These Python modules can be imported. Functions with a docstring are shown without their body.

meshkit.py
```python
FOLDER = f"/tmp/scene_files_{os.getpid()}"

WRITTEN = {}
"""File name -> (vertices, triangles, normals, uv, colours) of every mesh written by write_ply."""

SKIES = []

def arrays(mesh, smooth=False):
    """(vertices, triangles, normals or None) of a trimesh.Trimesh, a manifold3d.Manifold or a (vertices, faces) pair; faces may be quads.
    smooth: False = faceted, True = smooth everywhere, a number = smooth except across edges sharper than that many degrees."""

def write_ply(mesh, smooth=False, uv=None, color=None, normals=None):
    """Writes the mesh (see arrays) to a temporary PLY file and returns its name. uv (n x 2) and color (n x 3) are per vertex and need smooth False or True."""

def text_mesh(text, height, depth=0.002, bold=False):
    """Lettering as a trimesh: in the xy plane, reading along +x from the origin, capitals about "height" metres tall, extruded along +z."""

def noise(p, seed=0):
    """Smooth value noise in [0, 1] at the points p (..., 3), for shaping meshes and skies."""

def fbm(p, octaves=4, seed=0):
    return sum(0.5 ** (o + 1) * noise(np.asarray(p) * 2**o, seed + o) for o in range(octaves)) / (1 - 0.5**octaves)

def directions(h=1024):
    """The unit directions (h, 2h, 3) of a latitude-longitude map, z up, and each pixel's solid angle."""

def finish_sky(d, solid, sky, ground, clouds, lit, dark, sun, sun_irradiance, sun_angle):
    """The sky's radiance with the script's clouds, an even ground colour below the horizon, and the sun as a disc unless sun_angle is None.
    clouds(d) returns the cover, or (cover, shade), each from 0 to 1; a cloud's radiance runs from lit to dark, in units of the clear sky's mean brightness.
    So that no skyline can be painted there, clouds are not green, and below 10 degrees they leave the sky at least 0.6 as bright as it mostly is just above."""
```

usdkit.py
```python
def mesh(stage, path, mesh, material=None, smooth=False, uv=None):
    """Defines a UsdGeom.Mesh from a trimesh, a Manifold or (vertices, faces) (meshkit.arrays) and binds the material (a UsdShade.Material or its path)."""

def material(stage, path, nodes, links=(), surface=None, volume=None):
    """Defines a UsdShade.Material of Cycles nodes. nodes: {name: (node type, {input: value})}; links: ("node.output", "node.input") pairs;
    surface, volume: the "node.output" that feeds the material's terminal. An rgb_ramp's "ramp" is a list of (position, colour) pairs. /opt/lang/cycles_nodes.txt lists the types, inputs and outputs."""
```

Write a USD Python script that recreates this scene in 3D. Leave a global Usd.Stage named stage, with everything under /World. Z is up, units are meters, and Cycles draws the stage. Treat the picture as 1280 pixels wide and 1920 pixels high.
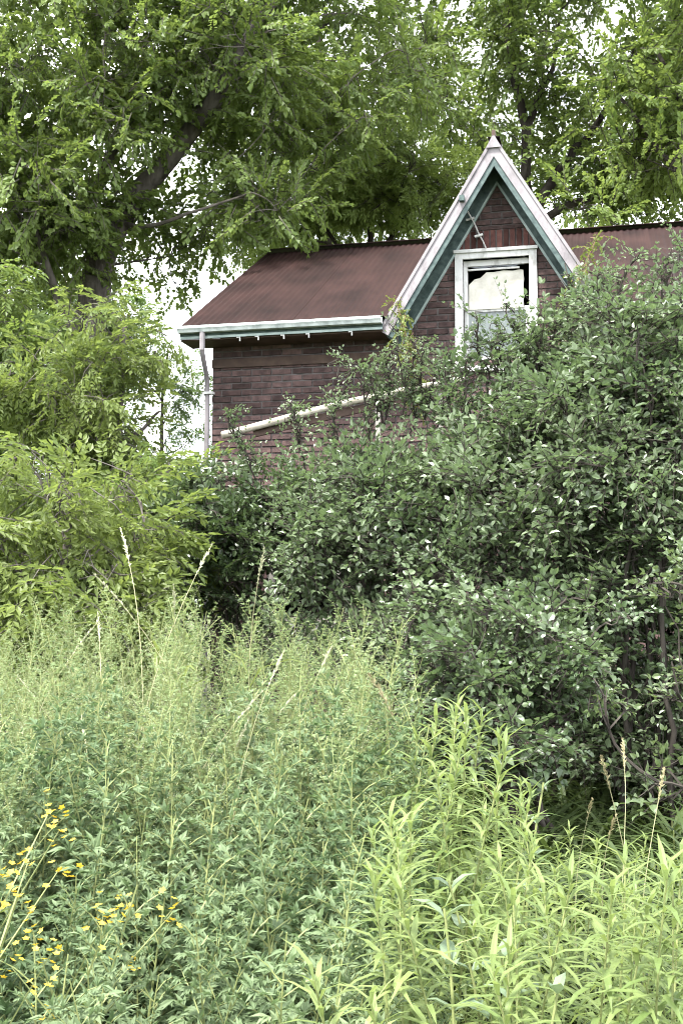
import math, numpy as np, trimesh, usdkit, meshkit
from pxr import Usd, UsdGeom, UsdLux, UsdShade, Gf, Sdf, Vt
from shapely.geometry import Polygon, box as sbox

# ------------------------------------------------------------------ camera, sky, sun
stage = Usd.Stage.CreateInMemory()
W = stage.DefinePrim('/World', 'Xform'); stage.SetDefaultPrim(W)
UsdGeom.SetStageUpAxis(stage, 'Z'); UsdGeom.SetStageMetersPerUnit(stage, 1.0)
stage.DefinePrim('/World/Looks', 'Scope')
EYE, FPX, PITCH = 1.6, 2200.0, 4.5
cam = UsdGeom.Camera.Define(stage, '/World/camera')
cam.AddTranslateOp().Set(Gf.Vec3d(0, 0, EYE)); cam.AddRotateXOp().Set(90 + PITCH)
cam.CreateHorizontalApertureAttr(36.0); cam.CreateFocalLengthAttr(36.0 * FPX / 1280)
cam.CreateFStopAttr(0.0)
cam.CreateExposureAttr(3.3)
SUN_EL, SUN_AZ = math.radians(62), math.radians(-135)          # azimuth = atan2(x, y) of the direction towards the sun
sdir = np.array([math.sin(SUN_AZ) * math.cos(SUN_EL), math.cos(SUN_AZ) * math.cos(SUN_EL), math.sin(SUN_EL)])
SKY = usdkit.material(stage, '/World/Looks/sky_look', {
    'sky': ('sky_texture', {'sky_type': 'single_scattering', 'sun_disc': False, 'sun_elevation': SUN_EL, 'sun_rotation': SUN_AZ, 'aerosol_density': 2.0}),
    'tc': ('texture_coordinate', {}),
    'n': ('noise_texture', {'scale': 2.2, 'detail': 6.0, 'roughness': 0.55}),
    'cover': ('map_range', {'from_min': 0.30, 'from_max': 0.62, 'to_min': 0.55, 'to_max': 1.0, 'clamp': True}),
    'cloud': ('mix_color', {'blend_type': 'mix', 'a': (5.6, 5.8, 6.3), 'b': (9.2, 9.2, 9.3)}),
    'mix': ('mix_color', {'blend_type': 'mix', 'use_clamp': False}),
    'bg': ('background_shader', {'strength': 0.066})},
    [('tc.generated', 'n.vector'), ('n.fac', 'cover.value'), ('n.fac', 'cloud.fac'), ('cover.result', 'mix.fac'), ('sky.color', 'mix.a'), ('cloud.result', 'mix.b'), ('mix.result', 'bg.color')],
    surface='bg.background')
dome = UsdLux.DomeLight.Define(stage, '/World/sky'); dome.CreateIntensityAttr(1.0)
UsdShade.MaterialBindingAPI.Apply(dome.GetPrim()).Bind(SKY)
sun = UsdLux.DistantLight.Define(stage, '/World/sun')
sun.CreateIntensityAttr(0.40); sun.CreateAngleAttr(10.0); sun.CreateNormalizeAttr(True); sun.CreateColorAttr(Gf.Vec3f(1.0, 0.97, 0.91))
def look_rot(d):                                               # rotation whose -z axis is -d
    z = d / np.linalg.norm(d); x = np.cross([0, 0, 1.0], z); x /= np.linalg.norm(x); y = np.cross(z, x)
    return Gf.Matrix4d(*[float(v) for v in (*x, 0, *y, 0, *z, 0, 0, 0, 0, 1)])
sun.AddTransformOp().Set(look_rot(sdir))

# ------------------------------------------------------------------ helpers
USED = {}
def path_for(name, parent='/World'):
    k = (parent, name); n = USED.get(k, -1) + 1; USED[k] = n
    return f'{parent}/{name}' if n == 0 else f'{parent}/{name}_{n:03d}'
def pp(parent): return '/World' if parent is None else (parent if isinstance(parent, str) else str(parent.GetPath()))
def tag(p, label=None, cat=None, group=None, kind=None):
    for k, v in (('label', label), ('category', cat), ('group', group), ('kind', kind)):
        if v: p.SetCustomDataByKey(k, v)
    return p
def obj(name, mesh, mat, parent=None, smooth=False, **t):
    m = usdkit.mesh(stage, path_for(name, pp(parent)), mesh, MAT[mat] if isinstance(mat, str) else mat, smooth=smooth)
    return tag(m.GetPrim(), **t)
def thing(name, label=None, cat=None, loc=(0, 0, 0), rz=0.0, group=None, parent=None, **t):
    x = UsdGeom.Xform.Define(stage, path_for(name, pp(parent)))
    x.AddTranslateOp().Set(Gf.Vec3d(*map(float, loc))); x.AddRotateZOp().Set(float(rz))
    return tag(x.GetPrim(), label, cat, group, **t)
def box(x0, x1, y0, y1, z0, z1):
    m = trimesh.creation.box([x1 - x0, y1 - y0, z1 - z0]); m.apply_translation([(x0 + x1) / 2, (y0 + y1) / 2, (z0 + z1) / 2]); return m
def cat(ms): return trimesh.util.concatenate(ms)
def tube(pts, rad, sides=6):
    p = np.asarray(pts, float); r = np.broadcast_to(np.asarray(rad, float), (len(p),))
    t = np.gradient(p, axis=0); t /= np.linalg.norm(t, axis=1, keepdims=True) + 1e-12
    ref = np.array([1.0, 0, 0]) if abs(t[0, 2]) > 0.8 else np.array([0, 0, 1.0])
    a = np.cross(t, ref); a /= np.linalg.norm(a, axis=1, keepdims=True) + 1e-9; b = np.cross(t, a)
    an = np.arange(sides) * 2 * np.pi / sides
    v = p[:, None] + r[:, None, None] * (np.cos(an)[None, :, None] * a[:, None] + np.sin(an)[None, :, None] * b[:, None])
    i, j = np.meshgrid(np.arange(len(p) - 1), np.arange(sides), indexing='ij')
    q = np.stack([i * sides + j, (i + 1) * sides + j, (i + 1) * sides + (j + 1) % sides, i * sides + (j + 1) % sides], -1).reshape(-1, 4)
    v = np.vstack([v.reshape(-1, 3), p[:1], p[-1:]]); n = len(p) * sides; k = np.arange(sides); e = (len(p) - 1) * sides
    f = np.vstack([q[:, [0, 1, 2]], q[:, [0, 2, 3]], np.stack([np.full(sides, n), k, (k + 1) % sides], 1), np.stack([np.full(sides, n + 1), e + (k + 1) % sides, e + k], 1)])
    return v, f
def join(parts):
    vs, fs, n = [], [], 0
    for v, f in parts: vs.append(v); fs.append(np.asarray(f) + n); n += len(v)
    return np.vstack(vs), np.vstack(fs)
def spline(pts, n):
    p = np.asarray(pts, float); s = np.r_[0, np.cumsum(np.maximum(np.linalg.norm(np.diff(p, axis=0), axis=1), 1e-5))]
    from scipy.interpolate import PchipInterpolator
    return PchipInterpolator(s, p)(np.linspace(0, s[-1], n))
CP, SP = math.cos(math.radians(PITCH)), math.sin(math.radians(PITCH))
def at(px, py, D):                                             # world point that the photograph shows at (px, py), D metres away along the ground
    d = np.array([(px - 640) / FPX, 1, -(py - 960) / FPX]); w = np.array([d[0], d[1] * CP - d[2] * SP, d[1] * SP + d[2] * CP])
    return np.array([0, 0, EYE]) + w * (D / w[1])
def px_of(p):
    p = np.atleast_2d(p); q = p - [0, 0, EYE]; y = q[:, 1] * CP + q[:, 2] * SP; z = -q[:, 1] * SP + q[:, 2] * CP
    y = np.maximum(y, 0.05); return np.stack([640 + FPX * q[:, 0] / y, 960 - FPX * z / y], 1)

# ------------------------------------------------------------------ materials
MAT = {}
def leafmat(name, dark, light, trans, tf=0.36, rough=0.5, spec=0.3, dead=None):
    nodes = {'g': ('geometry', {}), 'o': ('object_info', {}), 'add': ('math', {'math_type': 'multiply_add', 'value2': 0.42}), 'r2': ('math', {'math_type': 'multiply_add', 'value2': 0.25}),
             'nz': ('noise_texture', {'scale': 1.6, 'detail': 2.0}), 'nm': ('map_range', {'from_min': .32, 'from_max': .68, 'to_min': 0.0, 'to_max': .33, 'clamp': True}),
             'ramp': ('rgb_ramp', {'ramp': [(0, dark), (0.5, tuple((a + b) / 2 for a, b in zip(dark, light))), (.93, light), (.97, dead or (.26, .21, .07))]}),
             'tr': ('mix_color', {'blend_type': 'mix', 'fac': 0.75, 'b': trans}),
             'p': ('principled_bsdf', {'roughness': rough, 'specular_ior_level': spec}), 't': ('translucent_bsdf', {}), 'm': ('mix_closure', {'fac': tf})}
    MAT[name] = usdkit.material(stage, f'/World/Looks/{name}', nodes,
        [('g.random_per_island', 'add.value1'), ('o.random', 'r2.value1'), ('g.position', 'nz.vector'), ('nz.fac', 'nm.value'), ('nm.result', 'r2.value3'), ('r2.value', 'add.value3'), ('add.value', 'ramp.fac'), ('ramp.color', 'p.base_color'), ('ramp.color', 'tr.a'), ('tr.result', 't.color'),
         ('p.BSDF', 'm.closure1'), ('t.BSDF', 'm.closure2')], surface='m.closure')
leafmat('tree_leaf', (.048, .084, .018), (.185, .235, .070), (.29, .39, .08))
leafmat('tree_leaf_deep', (.036, .070, .020), (.115, .162, .055), (.17, .27, .06))
leafmat('tree_leaf_bright', (.066, .110, .022), (.205, .250, .072), (.29, .38, .08), tf=.40)
leafmat('sapling_leaf', (.058, .092, .020), (.205, .240, .068), (.29, .37, .08), tf=.38)
leafmat('shrub_leaf', (.038, .070, .028), (.235, .285, .160), (.18, .27, .09), tf=.28, rough=.36, spec=.6)
leafmat('lilac_leaf', (.034, .060, .024), (.130, .165, .075), (.10, .16, .04), tf=.22, rough=.36, spec=.5)
leafmat('broad_leaf', (.060, .095, .040), (.150, .185, .085), (.20, .27, .08), tf=.28, rough=.42, spec=.5)
leafmat('vine_leaf', (.070, .105, .020), (.170, .205, .050), (.26, .32, .05), tf=.35)
leafmat('mugwort_leaf', (.050, .092, .038), (.240, .290, .160), (.18, .28, .10), tf=.28, rough=.6, spec=.25)
leafmat('clover_leaf', (.085, .130, .050), (.290, .338, .175), (.30, .39, .15), tf=.35, rough=.6, spec=.2)
leafmat('goldenrod_leaf', (.064, .110, .028), (.285, .330, .130), (.29, .37, .10), tf=.36, rough=.5, spec=.3)
leafmat('milkweed_leaf', (.095, .145, .085), (.180, .225, .140), (.24, .32, .14), tf=.22, rough=.5, spec=.4)
leafmat('grass_blade', (.090, .125, .030), (.200, .225, .070), (.25, .31, .07), tf=.3)
leafmat('seed_head', (.36, .37, .25), (.56, .56, .42), (.50, .50, .34), tf=.3, rough=.8, spec=.1)
leafmat('seed_tan', (.24, .21, .12), (.36, .32, .20), (.34, .31, .17), tf=.25, rough=.8, spec=.1)
leafmat('petal_yellow', (.50, .33, .03), (.70, .54, .09), (.75, .55, .04), tf=.3)
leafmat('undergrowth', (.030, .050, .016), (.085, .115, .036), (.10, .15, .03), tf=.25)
def solid(name, c1, c2, scale=6.0, rough=.7, bump=0.0, bscale=40.0, spec=.3, stretch=(1, 1, 1), lo=.35, hi=.65, metallic=0.0, rnd=0.0, extra=None):
    n = {'tc': ('geometry', {}), 'mp': ('mapping', {'scale': stretch}), 'n': ('noise_texture', {'scale': scale, 'detail': 5.0, 'roughness': .6}),
         'ramp': ('rgb_ramp', {'ramp': [(lo, c1), (hi, c2)]}), 'p': ('principled_bsdf', {'roughness': rough, 'specular_ior_level': spec, 'metallic': metallic})}
    l = [('tc.position', 'mp.vector'), ('mp.vector', 'n.vector'), ('n.fac', 'ramp.fac')]
    last = 'ramp.color'
    if rnd:
        n.update({'g': ('geometry', {}), 'oi': ('object_info', {}), 'rr': ('math', {'math_type': 'add'}), 'fr': ('math', {'math_type': 'fraction'}),
                  'mr': ('map_range', {'to_min': 1 - rnd, 'to_max': 1 + rnd}), 'mul': ('mix_color', {'blend_type': 'multiply', 'fac': 1.0, 'use_clamp': False})})
        l += [('g.random_per_island', 'rr.value1'), ('oi.random', 'rr.value2'), ('rr.value', 'fr.value1'), ('fr.value', 'mr.value'), ('ramp.color', 'mul.a'), ('mr.result', 'mul.b')]; last = 'mul.result'
    if bump:
        n.update({'nb': ('noise_texture', {'scale': bscale, 'detail': 4.0}), 'b': ('bump', {'strength': bump, 'distance': .01})})
        l += [('mp.vector', 'nb.vector'), ('nb.fac', 'b.height'), ('b.normal', 'p.normal')]
    l.append((last, 'p.base_color'))
    MAT[name] = usdkit.material(stage, f'/World/Looks/{name}', n, l, surface='p.BSDF')
solid('bark_grey', (.050, .044, .038), (.125, .113, .100), 9, .9, .8, 30, .1, (1, 1, .25))
solid('bark_dark', (.026, .022, .019), (.062, .055, .047), 9, .9, .6, 30, .1, (1, 1, .3))
solid('stem_green', (.13, .16, .055), (.21, .23, .09), 20, .6)
solid('stem_pale', (.24, .24, .13), (.36, .34, .20), 20, .7)
solid('stem_red', (.12, .075, .05), (.20, .13, .08), 20, .7)
solid('brick_red', (.050, .034, .033), (.105, .068, .064), 14, .9, .5, 90, .15, rnd=.42)
solid('brick_soldier', (.058, .026, .024), (.105, .050, .043), 14, .9, .5, 90, .15, rnd=.5)
solid('mortar', (.075, .068, .066), (.130, .118, .114), 12, .95, .5, 120, .1)
solid('roof_brown', (.011, .0052, .005), (.034, .0165, .0148), 2.4, .62, .15, 60, .14, (1, .35, 1), lo=.3, hi=.72, rnd=.2)
solid('paint_white', (.20, .195, .18), (.58, .58, .57), 11, .55, .3, 60, .3, (1, 1, .5), lo=.22, hi=.52)
solid('paint_pale', (.09, .082, .088), (.225, .207, .218), 7, .6, .3, 60, .3, (1, 1, .5), lo=.22, hi=.55)
solid('paint_gutter', (.17, .20, .195), (.43, .47, .46), 10, .55, .3, 60, .3, (1, 1, .5), lo=.25, hi=.55)
solid('paint_mint', (.20, .27, .26), (.36, .43, .415), 6, .55, .15, 60, .4)
solid('paint_teal', (.026, .046, .045), (.078, .112, .106), 14, .6, .2, 60, .3)
solid('paint_brown', (.050, .032, .026), (.085, .058, .045), 8, .7, .2, 60, .2)
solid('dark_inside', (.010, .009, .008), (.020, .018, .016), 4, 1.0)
solid('cream_card', (.40, .38, .33), (.62, .60, .54), 5, .8, .2, 40, .2, lo=.3, hi=.6)
solid('sill_stone', (.24, .235, .23), (.38, .37, .36), 8, .9, .3, 60, .1)
solid('old_wood', (.20, .19, .17), (.38, .36, .33), 7, .85, .4, 60, .15, (1, 1, .3))
solid('pale_wood', (.22, .20, .155), (.50, .47, .40), 9, .75, .4, 60, .2, (.3, 1, 1))
solid('cable_grey', (.38, .37, .36), (.52, .51, .50), 10, .6)
solid('soil', (.030, .026, .018), (.075, .062, .038), 3.0, 1.0, .6, 20, .1)
solid('field_grass', (.034, .040, .018), (.085, .100, .036), 2.2, .95, .6, 18, .1)
solid('curtain', (.34, .33, .30), (.56, .55, .51), 5, .9, .1, 40, .2)
solid('rust_pink', (.36, .15, .13), (.50, .26, .23), 9, .8, .3, 40, .2)
MAT['pane_glass'] = usdkit.material(stage, '/World/Looks/pane_glass', {'f': ('fresnel', {'IOR': 1.5}), 't': ('transparent_bsdf', {'color': (.9, .93, .92)}), 'gl': ('glossy_bsdf', {'color': (.9, .9, .9), 'roughness': .03}), 'm': ('mix_closure', {})},
    [('f.fac', 'm.fac'), ('t.BSDF', 'm.closure1'), ('gl.BSDF', 'm.closure2')], surface='m.closure')

# ------------------------------------------------------------------ ground
def terrain(x, y):
    p = np.stack([np.asarray(x) * .35, np.asarray(y) * .35, np.zeros_like(x)], -1)
    return (meshkit.fbm(p, 3, 5) - .5) * .22
gx = np.r_[-900, -300, -100, -50, -25, np.linspace(-14, 14, 71), 25, 50, 100, 300, 900]; gy = np.r_[-300, -60, -20, np.linspace(-6, 30, 91), 45, 70, 120, 300, 900]
GX, GY = np.meshgrid(gx, gy); GZ = terrain(GX, GY); far = (np.abs(GX) > 15) | (GY > 31) | (GY < -7); GZ[far] *= .2
n = len(gx); ii, jj = np.meshgrid(np.arange(len(gy) - 1), np.arange(n - 1), indexing='ij'); a = ii * n + jj
obj('ground', (np.stack([GX, GY, GZ], -1).reshape(-1, 3), np.stack([a, a + 1, a + n + 1, a + n], -1).reshape(-1, 4)), 'field_grass', smooth=True, label='dark weedy soil under the overgrown yard', cat='ground', kind='structure')

# ------------------------------------------------------------------ the farmhouse
HZ = -12.5
W0 = np.array([-1.386, 12.446, 0.0])
d1 = np.array([math.cos(math.radians(12.5)), -math.sin(math.radians(12.5)), 0]); d2 = np.array([-d1[1], d1[0], 0])
def hw(u, v, z): return W0 + u * d1 + v * d2 + np.array([0, 0, z])
UC, ZA, SL, EZ, EV, RV, RZ, UR, BV = 3.06, 6.27, 1.64, 4.50, -.40, 2.85, 6.255, 6.90, 5.7     # gable centre, apex, slope, eave z and v, ridge v and z, right end, back wall
MP = (RZ - EZ) / (RV - EV)
H = thing('brick_farmhouse', 'abandoned dark brick farmhouse with brown metal roof and steep teal trimmed gable', 'house', W0, HZ)
WIN = (2.70, 3.375, 4.09, 5.145)                                # opening u0 u1 z0 z1
DOOR = (.62, 1.42, 1.42, 2.75)
gable = Polygon([(0, 0), (UR, 0), (UR, EZ - .1), (UC + (ZA - EZ) / SL, EZ - .1), (UC, ZA - .12), (UC - (ZA - EZ) / SL, EZ - .1), (0, EZ - .1)])
front = gable.difference(sbox(WIN[0], WIN[2], WIN[1], WIN[3])).difference(sbox(DOOR[0], DOOR[2], DOOR[1], DOOR[3])).difference(sbox(5.2, 1.0, 6.0, 2.5))
def wall_mesh(poly, y0, y1):                                   # polygon in (u, z) extruded from v = y0 to y1
    m = trimesh.creation.extrude_polygon(poly, y1 - y0, engine='earcut'); v = m.vertices.copy()
    m.vertices = np.stack([v[:, 0], y1 - v[:, 2], v[:, 1]], 1); return m
FW = obj('front_wall', wall_mesh(front, .012, .24), 'mortar', H)
rng = np.random.default_rng(4)
def brick_mesh(u0, u1, z0, z1, proud=0.0, y=0.0):
    j = rng.normal(0, .0012, 4); c = .004
    m = box(u0 + j[0], u1 + j[1], y - proud, y + .05, z0 + j[2], z1 + j[3])
    v = m.vertices; fr = v[:, 1] < y + .02                      # chamfer by shrinking the front face a little
    ce = v.mean(0); v[fr, 0] += np.sign(ce[0] - v[fr, 0]) * c; v[fr, 2] += np.sign(ce[2] - v[fr, 2]) * c
    return m
seen, rest, CH, BL, J = [], [], .0695, .222, .010
SOLD = sbox(WIN[0] - .055, WIN[3] + .095, WIN[1] + .075, 5.445)
clear = front.difference(SOLD)
from shapely import prepared
pc = prepared.prep(clear)
for r in range(int(ZA / CH)):
    z0 = r * CH; off = -(BL / 2) * (r % 2)
    k = off
    while k < UR:
        u0, u1 = max(k, 0), min(k + BL - J, UR); k += BL
        if u1 - u0 < .03: continue
        b = sbox(u0, z0, u1, z0 + CH - J)
        if not pc.intersects(b): continue
        if not pc.contains(b):
            b = b.intersection(clear)
            if b.is_empty or b.geom_type != 'Polygon' or b.area < .0012: continue
            x0, q0, x1, q1 = b.bounds
            m = wall_mesh(b, -.001, .05)
        else:
            x0, x1 = u0, u1
            m = brick_mesh(u0, u1, z0, z0 + CH - J, rng.uniform(-.003, .004))
        vis = (z0 > 3.55 and z0 < 4.32 and u1 < 2.1) or (z0 > 4.30 and 1.95 < u0 and u1 < 4.2)
        (seen if vis else rest).append(m)
u = WIN[0] - .05
while u < WIN[1] + .07:                                         # upright soldier course over the window
    seen.insert(0, ('s', brick_mesh(u, u + .058, WIN[3] + .10, 5.44, rng.uniform(-.001, .004)))); u += .0665
for i, m in enumerate(seen):
    if isinstance(m, tuple): obj('brick', m[1], 'brick_soldier', FW)
    elif i < 298: obj('brick', m, 'brick_red', FW)
    else: rest.append(m)
print('bricks seen', len(seen), 'rest', len(rest))
obj('brickwork', cat(rest), 'brick_red', FW, kind='stuff')
# left side wall (gable end under the main roof), right and back walls
side = Polygon([(0.24, 0), (BV, 0), (BV, EZ - .12), (RV, RZ - .12), (.24, EZ + MP * .5)])
def side_mesh(poly, u0, u1):
    m = trimesh.creation.extrude_polygon(poly, u1 - u0, engine='earcut'); v = m.vertices.copy(); m.vertices = np.stack([u0 + v[:, 2], v[:, 0], v[:, 1]], 1); m.fix_normals(); return m
SW = obj('side_wall', side_mesh(side, .012, .24), 'mortar', H)
sb = []; ps = prepared.prep(side)
for r in range(int(RZ / CH)):
    k = -(BL / 2) * (r % 2) + .02
    while k < BV:
        if ps.contains(sbox(max(k, .245), r * CH, k + BL - J, r * CH + CH - J)): sb.append(box(0, .05, max(k, .245), k + BL - J, r * CH, r * CH + CH - J))
        k += BL
obj('brickwork', cat(sb), 'brick_red', SW, kind='stuff')
obj('side_wall', side_mesh(side, UR - .24, UR), 'brick_red', H)
obj('back_wall', box(.242, UR - .242, BV - .24, BV - .002, 0, EZ - .12), 'brick_red', H)
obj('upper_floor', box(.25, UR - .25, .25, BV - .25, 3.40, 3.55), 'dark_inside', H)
# main roof: corrugated sheets, front slope cut along the valleys of the gable, back slope whole
PITCHC = .076
def valley_v(u):
    z = ZA - SL * abs(u - UC); return max(EV, (z - EZ) / MP + EV) if z > EZ else EV
def sheet(u0, u1, zoff, back=False):
    us = np.arange(u0, u1 + 1e-6, PITCHC / 6); rows = 5; P = []
    for u_ in us:
        v0 = EV - .03 if back else max(EV - .03, valley_v(u_)); d = .007 * math.sin(2 * math.pi * u_ / PITCHC)
        for s in np.linspace(0, 1, rows):
            v_ = v0 + s * (RV - v0); z = EZ + MP * (v_ - EV) + d + zoff + .004 * math.sin(u_ * 3 + v_ * 2)
            P.append((u_, 2 * RV - v_ if back else v_, z))
    n_ = len(us); i, j = np.meshgrid(np.arange(n_ - 1), np.arange(rows - 1), indexing='ij'); a_ = i * rows + j
    f = np.stack([a_, a_ + rows, a_ + rows + 1, a_ + 1], -1).reshape(-1, 4)
    if back: f = f[:, ::-1]
    return np.array(P), f
RF = obj('roof', cat([trimesh.Trimesh(np.array([[-.22, RV, RZ - .07], [UR + .28, RV, RZ - .07], [UR + .28, 2 * RV - EV, EZ - .07], [-.22, 2 * RV - EV, EZ - .07]]), [[0, 1, 2], [0, 2, 3]])]), 'old_wood', H)
k, s_ = -.235, 0
while k < UR + .3:
    e = min(k + .612, UR + .31)
    obj('roof_sheet', sheet(k, e + .02, .003 * (s_ % 2)), 'roof_brown', RF, smooth=True)
    obj('roof_sheet', sheet(k, e + .02, .003 * (s_ % 2), True), 'roof_brown', RF, smooth=True); k = e; s_ += 1
# underside decking of the front slope, left and right of the gable
def deck(u0, u1):
    us = np.linspace(u0, u1, 24); top, bot = [], []
    P = []
    for u_ in us:
        v0 = max(EV, valley_v(u_)); P += [(u_, v0, EZ + MP * (v0 - EV) - .025), (u_, RV, RZ - .025)]
    i = np.arange(len(us) - 1) * 2
    return np.array(P), np.stack([i, i + 1, i + 3, i + 2], -1)
obj('roof_deck', deck(-.22, UR + .29), 'old_wood', RF)
obj('ridge_cap', cat([box(-.25, UR + .33, -.10, .10, -.004, .004)]).apply_transform(trimesh.transformations.translation_matrix([0, RV, RZ + .022])), 'roof_brown', RF)
# gable roof: corrugated slopes whose ribs run from apex to eave
GF = -.34
def gable_sheet(side_, v0, v1, zoff):
    vs = np.arange(v0, v1 + 1e-6, PITCHC / 6); rows = 5; P = []
    nx, nz = -side_ * -SL / math.hypot(SL, 1), 1 / math.hypot(SL, 1)
    for v_ in vs:
        zb = max(EZ - .05, EZ + MP * (v_ - EV)); half = (ZA - zb) / SL; d = .007 * math.sin(2 * math.pi * v_ / PITCHC) + zoff
        for s in np.linspace(0, 1, rows):
            x = half * (1 - s); P.append((UC + side_ * x + side_ * d * .85, v_, ZA - SL * x + d * .5))
    n_ = len(vs); i, j = np.meshgrid(np.arange(n_ - 1), np.arange(rows - 1), indexing='ij'); a_ = i * rows + j
    f = np.stack([a_, a_ + rows, a_ + rows + 1, a_ + 1], -1).reshape(-1, 4)
    return np.array(P), f if side_ < 0 else f[:, ::-1]
GR = obj('gable_roof', cat([box(UC - .06, UC + .06, GF, 2.78, ZA + .012, ZA + .02)]), 'roof_brown', H)
for sd in (-1, 1):
    k, s_ = GF, 0
    while k < 2.74:
        e = min(k + .612, 2.76); obj('roof_sheet', gable_sheet(sd, k, e + .02, .012 + .003 * (s_ % 2)), 'roof_brown', GR, smooth=True); k = e; s_ += 1
LEN = (ZA - EZ + .14) / SL * math.hypot(SL, 1)
def rake(side_, off0, off1, y0, y1, l0=0.0, l1=None, cut=True):   # a board along the rake, between perpendicular distances off0..off1 below the roof line
    l1 = LEN if l1 is None else l1
    dx, dz = side_ / math.hypot(SL, 1), -SL / math.hypot(SL, 1); nx, nz = -side_ * SL / math.hypot(SL, 1), -1 / math.hypot(SL, 1)
    # at the apex the boards meet on the centre line: start each corner where x = UC
    def P(l, o):
        return np.array([UC + dx * l + nx * o, ZA + dz * l + nz * o])
    def start(o): return SL * o                                # l where x equals UC
    q = [P(max(start(off0), l0) if cut else l0, off0), P(l1, off0), P(l1, off1), P(max(start(off1), l0) if cut else l0, off1)]
    return wall_mesh(Polygon(q), y0, y1)
for sd in (-1, 1):
    B = obj('barge_board', rake(sd, 0.0, .100, GF - .022, GF), 'paint_pale', H)
    obj('drip_edge', rake(sd, -.012, .016, GF - .034, GF - .0235), 'paint_pale', B)
    obj('rake_soffit', rake(sd, .050, .070, GF + .002, -.002), 'paint_teal', H)
    obj('rake_fascia', rake(sd, .101, .150, GF - .010, GF + .012), 'paint_teal', H)
    obj('rake_frieze', rake(sd, .073, .170, -.026, -.003), 'paint_teal', H)
    obj('rake_moulding', rake(sd, .171, .192, -.034, -.003), 'paint_mint', H)
obj('apex_cap', wall_mesh(Polygon([(UC - .075, ZA - .110), (UC + .075, ZA - .110), (UC + .012, ZA + .01), (UC - .012, ZA + .01)]), GF - .046, GF - .036), 'paint_pale', H)
obj('apex_cap', cat([box(UC - .018, UC + .018, GF - .046, GF + .30, ZA + .012, ZA + .07)]), 'paint_brown', H)
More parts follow.
